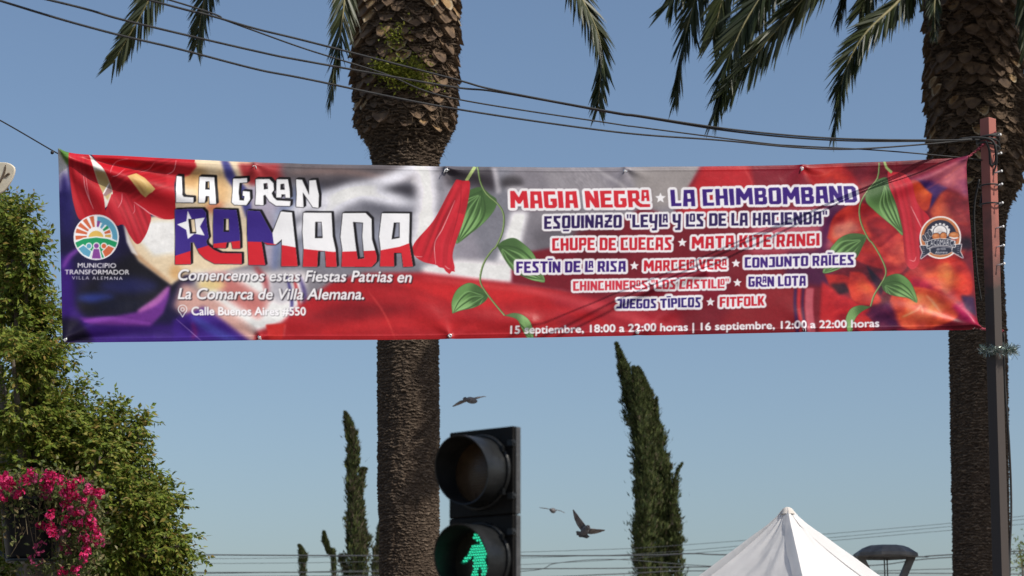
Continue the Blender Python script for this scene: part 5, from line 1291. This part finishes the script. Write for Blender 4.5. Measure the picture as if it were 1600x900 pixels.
b_v = []; b_f = []; off = 0
for k in range(4):
    tt = np.linspace(0.015, 1, nT); vv_ = np.linspace(0, 1, nVv)
    grid = np.array([[roof_pt(k, a, e) for e in vv_] for a in tt])
    ws_ = 0.011 * fbm(vv_[None, :] * 4 + 3 * k + tt[:, None] * 1.5, tt[:, None] * 4.2 + k, 60 + k, 4) * (4 * vv_ * (1 - vv_))[None, :] ** .5 * np.clip(tt * 4, 0, 1)[:, None] + .007 * vnoise(vv_[None, :] * 9 + tt[:, None] * 5, tt[:, None] * 3, 77 + k) * (4 * vv_ * (1 - vv_))[None, :] ** .5
    grid[..., 2] += ws_; grid += ((cdirs[k] + cdirs[(k + 1) % 4]) * .5)[None, None, :] * ws_[..., None]
    ids = off + np.arange(nT * nVv).reshape(nT, nVv); off += nT * nVv
    b_v.append(grid.reshape(-1, 3)); b_f.append(np.stack([ids[1:, :-1], ids[1:, 1:], ids[:-1, 1:], ids[:-1, :-1]], -1).reshape(-1, 4))
mesh_np('roof_canvas', np.concatenate(b_v), np.concatenate(b_f), m_canvas, troot, True)
# seam flap along each ridge
for k in range(4):
    b = MB(); tt = np.linspace(0.02, 0.99, 30)
    rd = np.array([roof_pt(k, a, 0) for a in tt]); lf = np.array([roof_pt((k + 3) % 4, a, 1 - min(.45, 0.085 / (RM * 1.41 * a + 0.02))) for a in tt])
    upv = np.array([0, 0, .012])
    vs = list(rd + np.outer(np.clip(tt * 6, .3, 1), upv * 3.5) + cdirs[k] * (.04 * np.clip(tt * 5 - .5, 0, 1))[:, None]) + list(lf + upv * .4)
    b.add(vs, [(i, i + 1, 30 + i + 1, 30 + i) for i in range(29)], 0, True)
    b.build('seam_flap', m_canvas, troot)
b = MB(); b.lathe(peak + np.array([0, 0, -.088]), (0, 0, 1), [(0.060, -.006), (0.046, .022), (0.030, .042), (0.014, .050), (0.0, .052)], 16); b.build('peak_cap', mat('cap_canvas', (0.68, 0.65, 0.62), (0.5, 0.45, 0.4), .8), troot)
for k in range(4):
    cpt = roof_pt(k, 1, 0); nxt = roof_pt((k + 1) % 4, 1, 0)
    b = MB(); b.tube([cpt * [1, 1, 0] + np.array([0, 0, .13]), cpt - np.array([0, 0, .02])], .025, 8); b.build('tent_leg', m_pole, troot)
    b = MB(); vs = [cpt, nxt, nxt - np.array([0, 0, .25]), cpt - np.array([0, 0, .25])]; b.prism([q_ * 1.0 for q_ in vs], (cdirs[k] + cdirs[(k + 1) % 4]) * .004); b.build('valance', m_canvas, troot)

# ------------------------------------------------------------------ old street lamp
m_lamp = mat('lamp_metal', (0.09, 0.085, 0.08), (0.17, 0.16, 0.15), 0.6, 8, 0.2)
DLp = 25.0; lt = P(1383, 852, DLp); sl = DLp / FPX
lroot = tag(empty('street_lamp', (lt[0], lt[1], .13)), 'old grey street lamp with a flat faceted hood right of the tent', 'street lamp')
ax = np.array([0, 0, 1.0]); xr = np.array([math.sin(.3), math.cos(.3), 0])
b = MB(); b.lathe(lt, ax, [(0, 0), (28 * sl, -1.0 * sl), (36 * sl, -4 * sl), (50 * sl, -13 * sl), (50.5 * sl, -18 * sl), (46 * sl, -20 * sl), (44 * sl, -15 * sl), (0, -13 * sl)], 8, 0, False, xr); b.build('hood', m_lamp, lroot)
for k in range(2):
    a = k * math.pi + D2R(4); e = np.array([math.cos(a), math.sin(a), 0]); t_ = np.array([-math.sin(a), math.cos(a), 0])
    b = MB(); p0 = lt + e * 47 * sl - ax * 17 * sl; p1 = lt + e * 18 * sl - ax * 78 * sl
    b.prism([p0 - t_ * 8 * sl, p0 + t_ * 8 * sl, p1 + t_ * 6 * sl, p1 - t_ * 6 * sl], -e * 11 * sl); b.build('frame_arm', m_lamp, lroot)
b = MB()
for s_ in (-2.2, 2.2): b.tube([lt + np.array([s_ * sl, 0, -20 * sl]), lt + np.array([s_ * sl, 0, -78 * sl])], 1.1 * sl, 6)
b.build('lamp_rod', m_lamp, lroot)
b = MB(); b.lathe(lt - ax * 90 * sl, ax, [(0, 13 * sl), (20 * sl, 12 * sl), (18 * sl, 4 * sl), (8 * sl, 0), (0, 0)], 8, 0, False); b.build('lamp_collar', m_lamp, lroot)
b = MB(); zt_ = (lt - ax * 88 * sl); b.tube([np.array([lt[0], lt[1], .13]), np.array([lt[0], lt[1], .6]), zt_], [.09, .06, .045], 12); b.build('post', m_lamp, lroot)

# ------------------------------------------------------------------ pedestrian signal
m_blk = mat('signal_black', (0.004, 0.0037, 0.0034), (0.009, 0.008, 0.0075), 0.5, 10, 0.1, 60, spec=0.14)
m_blk2 = mat('visor_black', (0.007, 0.008, 0.009), (0.016, 0.017, 0.018), 0.36, 14, 0.12, 50, spec=0.32)
m_edge = mat('signal_edge', (0.035, 0.035, 0.036), (0.06, 0.06, 0.06), 0.5, 25, 0.2)
m_lens = mat('dead_lens', (0.035, 0.02, 0.010), (0.06, 0.036, 0.018), 0.3, 30)
m_lens2 = mat('dark_lens', (0.016, 0.016, 0.012), (0.03, 0.028, 0.02), 0.3, 30)
m_ledoff = mat('led_off', (0.05, 0.03, 0.015), (0.08, 0.05, 0.03), 0.25)
m_led = emit('led_green', (0.05, 1.0, 0.55), 1.5)
m_glow = emit('walking_man_green', (0.0, 0.34, 0.19), 0.16)
DS = 6.45; psi = D2R(38); px_m = DS / FPX
NN = np.array([-math.sin(psi), -math.cos(psi), 0]); RR = np.array([math.cos(psi), -math.sin(psi), 0]); UU = np.array([0, 0, 1.0])
O3 = P(751, 807, DS)
def SG(x, z, n=0.0): return O3 + RR * x + UU * z + NN * n
sroot = tag(empty('pedestrian_signal', (O3[0] + .1 * -NN[0], O3[1] - .1 * NN[1], 0)), 'black pedestrian traffic signal with lit green walking figure', 'traffic light')
hw_, mh = 0.130, 0.276
for k in range(2):
    zc = mh / 2 + 0.0006 if k == 0 else -mh / 2 - 0.0006
    b = MB(); b.box(SG(0, zc, -0.016), RR * hw_, NN * 0.016, UU * (mh / 2)); h_o = b.build('signal_door', m_blk, sroot, bevel=0.004)
    b = MB(); b.box(SG(-.012, zc, -0.047), RR * (hw_ - .03), NN * 0.016, UU * (mh / 2 - .004)); b.build('signal_housing', m_blk, sroot, bevel=0.008)
    b = MB(); b.box(SG(hw_ + .003, zc, -0.020), RR * .0026, NN * 0.011, UU * (mh / 2 - .002)); b.build('door_edge', m_edge, sroot)
    # tunnel visor: round tube, longer at the top
    n = 64; ri, ro = 0.1035, 0.1075; vs = []; fs = []
    def dep_(a): return 0.098 + 0.022 * math.sin(a)
    for i in range(n):
        a = 2 * math.pi * i / n; ca_, sa_ = math.cos(a), math.sin(a)
        for r_, q_ in ((ro + .003, 0), (ro, dep_(a)), (ri, dep_(a) - .001), (ri - .006, 0.0)):
            vs.append(SG(r_ * ca_, zc + r_ * sa_, q_))
    for i in range(n):
        j = (i + 1) % n
        for q_ in range(3): fs.append((i * 4 + q_, j * 4 + q_, j * 4 + q_ + 1, i * 4 + q_ + 1))
    b = MB(); b.add(vs, fs, 0, True); vo = b.build('visor', m_blk2, sroot)
    md = vo.modifiers.new('e', 'EDGE_SPLIT'); md.split_angle = D2R(40)
    b = MB(); b.lathe(SG(0, zc, 0), NN, [(0.128 * .95, 0.0), (0.1205, .006), (0.1195, .010), (0.111, .010), (0.1085, .004)], 48); b.build('visor_ring', m_blk2, sroot)
    b = MB(); b.lathe(SG(0, zc, 0.006), NN, [(0.098, 0.0), (0.07, .008), (0.035, .012), (0.0, .0135)], 40); lens = b.build('lens', m_lens if k == 0 else m_lens2, sroot)
    for zz_ in (mh * .30, -mh * .30) if k == 0 else (mh * .30, -mh * .30):
        b = MB(); b.box(SG(hw_ - .004, zc + zz_, 0.005), RR * .012, NN * .007, UU * .010); b.lathe(SG(hw_ + .006, zc + zz_, .004), RR, [(0, 0), (.006, 0), (.006, .006), (0, .006)], 8); b.build('latch', m_blk2, sroot, bevel=.002)
    for s1 in (-1, 1):
        b = MB(); a = D2R(35 * s1) ; b.box(SG(.117 * math.cos(a), zc + .117 * math.sin(a), .012), RR * .008, NN * .006, UU * .010); b.build('visor_clip', m_blk2, sroot)
    if k == 0:
        b = MB()
        for i in range(-7, 8):
            for j in range(-11, 10):
                x = i * .0085 + (.004 if j % 2 else 0); z = j * .0085
                r2 = (x / .032) ** 2 + ((z + .02) / .075) ** 2
                if r2 < 1: b.lathe(SG(x + .012, zc + z, .0185), NN, [(.003, 0), (.002, .002), (0, .0025)], 6)
        lo = b.build('unlit_figure', m_ledoff, sroot); lo.parent = lens
    else:
        zs_ = px_m / 3.46
        man = [(262, 712), (275, 697), (312, 692), (338, 700), (352, 722), (360, 775), (350, 788), (338, 780), (334, 745), (326, 800), (345, 868), (332, 884), (316, 880), (300, 822), (290, 860), (276, 905), (262, 925), (240, 925), (258, 880), (268, 835), (272, 800), (270, 758), (244, 790), (222, 800), (210, 792), (236, 762)]
        Lm = lambda x, z: ((x - 283) * 1.16 * zs_ / math.cos(psi), -(z - 785) * zs_)
        pm = np.array([Lm(*q_) for q_ in man]); hc = np.array(Lm(293, 657)); hr = 28 * zs_
        b = MB(); b.prism([SG(x, zc + z, .0200) for x, z in pm], NN * .001)
        b.prism([SG(hc[0] + hr * 1.2 * math.cos(q_), zc + hc[1] + hr * math.sin(q_), .0200) for q_ in np.linspace(0, 2 * math.pi, 20, endpoint=False)], NN * .001)
        gl_ = b.build('walking_figure', m_glow, sroot); gl_.parent = lens
        def inside(x, z):
            c_ = False; j = len(pm) - 1
            for i in range(len(pm)):
                if (pm[i, 1] > z) != (pm[j, 1] > z) and x < (pm[j, 0] - pm[i, 0]) * (z - pm[i, 1]) / (pm[j, 1] - pm[i, 1]) + pm[i, 0]: c_ = not c_
                j = i
            return c_ or (x - hc[0]) ** 2 / 1.44 + (z - hc[1]) ** 2 < hr * hr
        b = MB(); st = .0098
        for i in range(-16, 17):
            for j in range(-18, 19):
                x = i * st + (st / 2 if j % 2 else 0); z = j * st * .9
                if inside(x, z): b.lathe(SG(x, zc + z, .0213), NN, [(.0027, 0), (.0020, .0018), (0, .0026)], 6)
        led = b.build('led_dots', m_led, sroot); led.parent = lens
b = MB(); b.tube([SG(-.03, -mh + .01, -.04), SG(-.03, -mh - .10, -.04)], .03, 12); b.build('mounting_collar', m_blk, sroot)
cpl = SG(-.03, -mh - .08, -.04); b = MB(); b.tube([np.array([cpl[0], cpl[1], 0.0]), cpl], .052, 18); b.build('pole', mat('signal_pole', (.10, .10, .10), (.16, .16, .15), .5), sroot)

# ------------------------------------------------------------------ lamp post, flower basket and cream board at the left edge
DPo = 12.2
m_lp = mat('dark_green_metal', (0.02, 0.025, 0.024), (0.035, 0.04, 0.038), 0.5, 8)
cpx = P(-58, 450, DPo)
lproot = tag(empty('lamp_post', (cpx[0], cpx[1], 0)), 'dark metal post left of the frame carrying the flower basket', 'post')
b = MB(); b.tube([np.array([cpx[0], cpx[1], 0]), np.array([cpx[0], cpx[1], .8]), np.array([cpx[0], cpx[1], 5.6])], [.09, .06, .045], 14); b.build('shaft', m_lp, lproot)
m_cream = mat('cream_board', (0.62, 0.55, 0.42), (0.70, 0.64, 0.52), 0.6, 6, 0.1)
m_brown = mat('brown_strokes', (0.16, 0.11, 0.07), (0.10, 0.07, 0.045), 0.7)
DB = DPo - .12
brd = tag(empty('cream_board', P(-20, 290, DB)), 'cream rounded board with brown brush strokes at the upper left edge', 'sign')
out = spline([(-66, 262), (-40, 253), (0, 253.5), (13, 255), (22, 262), (21, 274), (12, 291), (0, 302), (-30, 310), (-60, 300), (-72, 280), (-66, 262)], 60)[:-1]
b = MB(); b.prism([P(x, y, DB) for x, y in out], FWD * .03); b.build('board', m_cream, brd, bevel=.004)
b = MB()
for pts in ([(8.5, 258), (7.5, 266), (4, 276), (-2, 287), (-12, 296)], [(2, 284), (-8, 280), (-22, 272), (-40, 268)], [(12.5, 271), (9, 275), (6, 277)], [(-20, 298), (-30, 290), (-45, 288)]):
    b.add([P(x, y, DB - .003) for x, y in stroke_poly(pts, 3.4)], [tuple(range(80))])
b.lathe(P(13.5, 272, DB - .004), -FWD, [(0.009, 0), (0.006, .003), (0, .003)], 10)
b.build('brush_strokes', m_brown, brd)
b = MB(); b.tube([P(-58, 285, DPo), P(-50, 285, DB + .03)], .012, 8); b.build('board_bracket', m_lp, brd)
wire('guy_wire', [P(-58, 160, DPo), P(0, 188, DPo + .25), P(78, 233, DPo + .65), on_banner(93., 241., 0.0)], .0042, 'thin dark wire holding the upper left banner corner', 'wire', samples=30)
b = MB(); b.lathe(P(79, 234, DPo + .66) - np.array([0, 0, .012]), (1, 0, -.5), [(0, 0), (.012, .008), (.012, .018), (0, .026)], 8)
tag(b.build('wire_clamp', m_wire, None, loc=P(79, 234, DPo + .66)), 'small black clamp on the wire beside the upper left banner corner', 'clamp')

# flower pot
m_pot = mat('black_plastic', (0.006, 0.006, 0.008), (0.012, 0.012, 0.015), 0.4, 6, spec=0.25)
DPt = 12.0; sp = DPt / FPX
pc = P(50, 874, DPt)
potr = tag(empty('flower_pot', pc), 'black plastic flower pot full of pink blooms at lower left', 'flower pot')
b = MB(); b.lathe(pc, ax, [(0, 0), (38 * sp, 0), (40 * sp, 3 * sp), (47 * sp, 45 * sp), (53 * sp, 84 * sp), (57 * sp, 86 * sp), (57 * sp, 93 * sp), (52 * sp, 93 * sp), (50 * sp, 84 * sp), (0, 82 * sp)], 40); b.build('pot', m_pot, potr)
b = MB(); b.tube(spline([np.array([cpx[0], cpx[1], pc[2] + 60 * sp]), P(-20, 850, DPt + .1), pc + np.array([-30 * sp, 0, -.015])], 14), .012, 8)
b.lathe(pc - ax * .018, ax, [(0, 0), (40 * sp, 0), (40 * sp, .014), (0, .014)], 24); b.build('basket_bracket', m_lp, lproot)
m_gleaf = leaf_mat('bloom_leaf', [(0.045, 0.065, 0.02), (0.09, 0.12, 0.03), (0.14, 0.165, 0.05), (0.20, 0.18, 0.08), (0.16, 0.09, 0.06)])
m_pink = leaf_mat('pink_petal', [(0.36, 0.008, 0.06), (0.58, 0.015, 0.10), (0.70, 0.03, 0.17), (0.78, 0.10, 0.30)], 0.3, 0.5)
m_mag = leaf_mat('faded_petal', [(0.28, 0.03, 0.09), (0.40, 0.06, 0.15)], 0.3, 0.6)
g = np.random.default_rng(77)
plr = tag(empty('flowering_plant', pc + ax * .25), 'trailing plant with bright pink flowers spilling from the black pot', 'plant')
cl = []
for x, y, sx, sy, n in ((55, 770, 38, 18, 620), (95, 765, 30, 14, 420), (110, 800, 24, 20, 460), (125, 830, 20, 24, 520), (120, 865, 18, 18, 380), (100, 885, 18, 14, 240), (15, 770, 24, 14, 260), (70, 800, 26, 14, 300), (140, 850, 12, 26, 260), (20, 845, 8, 12, 60), (-20, 780, 26, 20, 260), (150, 800, 10, 18, 120), (8, 800, 14, 22, 240), (60, 815, 22, 12, 200), (40, 885, 30, 8, 160), (85, 845, 14, 18, 160)):
    dd = g.normal(-.06, .10, n); xx_ = g.normal(x, sx, n); yy_ = g.normal(y, sy, n)
    cl.append(np.array([P(a, e, DPt + q_) for a, e, q_ in zip(xx_, yy_, dd)]))
cl = np.concatenate(cl)
# leaves hang in front of, behind and beside the pot, never inside it
off_ = (cl - pc); rad_ = np.hypot(off_[:, 0], off_[:, 1]); inz = (off_[:, 2] > 0) & (off_[:, 2] < 88 * sp) & (rad_ < 56 * sp)
keep = ~inz
cl = cl[keep]; n = len(cl)
mesh_np('foliage', leaf_quads(cl, unit(g.normal(size=(n, 3)) + np.array([0.2, -.4, -.2])), unit(g.normal(size=(n, 3)) * .7 + np.array([.2, -.5, .8])), g.uniform(.022, .045, n), g.uniform(.006, .013, n)), np.arange(4 * n).reshape(-1, 4), m_gleaf, plr)
b = MB()
for k in range(46):
    x = g.uniform(-10, 130); y0_ = g.uniform(775, 800); e = np.array([x + g.normal(12, 22), y0_ + g.uniform(-45, 85)])
    b.tube(spline([P(50 + (x - 50) * .4, 795, DPt), P(x, y0_ - 18, DPt - .06), P(e[0], e[1], DPt - .18 + g.normal(0, .06))], 10), .0022, 4)
b.build('stems', mat('bloom_stem', (.12, .10, .05), (.2, .13, .08), .8), plr)
ZF = [(30, 230), (80, 260), (130, 320), (10, 350), (210, 190), (170, 220), (330, 200), (370, 190), (340, 270), (430, 230), (500, 270), (540, 240), (540, 330), (460, 300), (700, 320), (620, 300), (580, 360), (650, 400), (470, 400), (540, 450), (350, 480), (460, 510), (540, 530), (640, 490), (640, 540), (650, 580), (285, 545), (350, 560), (380, 600), (690, 640), (600, 630), (610, 710), (600, 760), (440, 870), (530, 850), (300, 250), (480, 310), (20, 270), (60, 240), (20, 215), (680, 310), (640, 520), (360, 600), (500, 290), (355, 230)]
FAD = [(230, 220), (600, 290), (500, 440), (570, 450), (440, 600), (450, 720), (280, 690), (250, 780), (600, 640), (90, 300), (320, 330), (690, 660)]
def blooms(Zs, name, m, npt, r_):
    V = []
    for zx, zy in Zs:
        c = P(zx / 4.5, 700 + zy / 4.5, DPt - .26 + g.normal(0, .03)); n = npt
        q_ = c + g.normal(0, 1, (n, 3)) * r_ * np.array([1, .8, 1])
        o_ = unit(q_ - c + g.normal(0, .01, (n, 3)))
        for k in range(4):
            V.append(leaf_quads(q_, unit(np.cross(o_, g.normal(size=(n, 3)))), o_, g.uniform(.014, .022, n), g.uniform(.007, .011, n), .3))
    V = np.concatenate(V); mesh_np(name, V, np.arange(len(V)).reshape(-1, 4), m, plr)
blooms(ZF, 'blossoms', m_pink, 15, .0155); blooms(FAD, 'faded_blossoms', m_mag, 9, .022)

# ------------------------------------------------------------------ pigeons in flight
m_pig = mat('pigeon_feathers', (0.06, 0.058, 0.064), (0.13, 0.12, 0.122), 0.8, 9, contrast=(.4, .6))
m_wing = mat('pigeon_underwing', (0.14, 0.11, 0.10), (0.24, 0.20, 0.18), 0.8, 14, translucent=.12, contrast=(.4, .6))
def pigeon(px, py, d, body, wings, tail, label, head=None):
    """Picture-plane offsets in pixels plus depth (m): body = (tail end, head end); wings = polylines of (x, y, depth, chord px)."""
    s = d / FPX; c0 = P(px, py, d)
    def Q(x, y, z=0.0): return c0 + RGT * x * s - UPV * y * s + FWD * z
    b = MB()
    a, e = Q(*body[0]), Q(*body[1]); n = 14; u = np.linspace(0, 1, n)
    b.tube([a + (e - a) * q_ for q_ in u], [max(.004, .050 * math.sin(math.pi * min(1, q_ * .93 + .05)) ** .7 * (1 if q_ < .72 else 1 - (q_ - .72) * 1.6)) for q_ in u], 12)
    b.lathe(e, unit(e - a), [(0, -.035), (.030, -.015), (.033, .005), (.024, .024), (.008, .036), (.005, .055), (0, .06)], 12)
    # fanned tail
    t0 = Q(*tail[0]); pts = [Q(*q_) for q_ in tail[1:]]
    nrm_ = unit(np.cross(pts[0] - t0, pts[-1] - t0)) * .009
    b.prism([t0 - nrm_ / 2] + [q_ - nrm_ / 2 for q_ in pts], nrm_)
    for wpts in wings:
        w_ = np.asarray(wpts, float); p = spline(w_[:, :3], 16); ch = np.interp(np.linspace(0, 1, 16), np.linspace(0, 1, len(w_)), w_[:, 3])
        bd = unit(e - a)
        vs = []
        for i in range(16):
            c = Q(*p[i]); th_ = .010
            tdir = unit(Q(*p[min(i + 1, 15)]) - Q(*p[max(i - 1, 0)])); nr = unit(np.cross(tdir, bd)); lead = c + bd * ch[i] * s * .6; trail = c - bd * ch[i] * s * 1.05
            vs += [lead - nr * th_ * .6, lead + nr * th_ * .6, trail + nr * th_ * .5, trail - nr * th_ * .5]
        fs = [(i * 4 + k, i * 4 + (k + 1) % 4, i * 4 + 4 + (k + 1) % 4, i * 4 + 4 + k) for i in range(15) for k in range(4)] + [(0, 1, 2, 3), (63, 62, 61, 60)]
        b.add(vs, fs, 0, True)
    tmp = b.build('tmp', m_pig)
    md = tmp.modifiers.new('r', 'REMESH'); md.mode = 'VOXEL'; md.voxel_size = .0065
    me = bpy.data.meshes.new_from_object(tmp.evaluated_get(bpy.context.evaluated_depsgraph_get()))
    bpy.data.objects.remove(tmp)
    co = np.array([v.co[:] for v in me.vertices]) - c0
    me.vertices.foreach_set('co', co.astype(np.float32).ravel())
    me.materials.clear()
    o = link('pigeon', me, [m_pig, m_wing], None, c0)
    axb = unit(e - a)
    for p_ in me.polygons:
        q_ = np.array(p_.center) - (a - c0); al = q_ @ axb; rad = np.linalg.norm(q_ - al * axb)
        p_.material_index = 1 if rad > .075 and al > 0 else 0
        p_.use_smooth = True
    me.update()
    tag(o, label, 'pigeon', 'pigeons flying between the signal and the cypress')
pigeon(733, 625, 30, ((12, 3, .10), (-6, -2, -.10)), [[(0, 0, 0, 9), (-10, 1.5, -.05, 8), (-18, 6, .02, 6), (-26, 10.5, .05, 1.5)], [(2, -1, .04, 9), (12, -3, .16, 7), (20, -4, .26, 5), (26, -3.5, .3, 1.5)]], [(6, 2, .06), (13, 1, .14), (12, 4.5, .14)], 'brown grey pigeon gliding just above the traffic signal')
pigeon(863, 797, 38, ((4, 3, .12), (-2, -1, -.08)), [[(0, 0, 0, 6), (-8, -2.5, -.03, 5), (-14, -3, .0, 3.5), (-20, -3.5, .05, 1.2)], [(1, 0, .03, 6), (8, 1, .1, 5), (14, 3, .16, 3.5), (20, 6.5, .2, 1.2)]], [(2, 1, .06), (5, 3, .15), (2, 4, .15)], 'smallest dark pigeon with level wings right of the signal')
pigeon(914, 829, 26, ((-4, 6, .06), (4, -6, -.08)), [[(0, -3, 0, 11), (-7, -12, .05, 11), (-13, -21, .10, 8), (-18, -31, .14, 1.5)], [(4, -1, 0, 10), (13, 1, .04, 11), (22, 2, .10, 8), (32, 1.5, .14, 1.5)]], [(-1, 3, .03), (-14, 2, .10), (-13, 8, .10), (-7, 13, .10), (4, 14, .10), (8, 11, .10)], 'largest pigeon banking with raised wings and fanned tail near the tent')
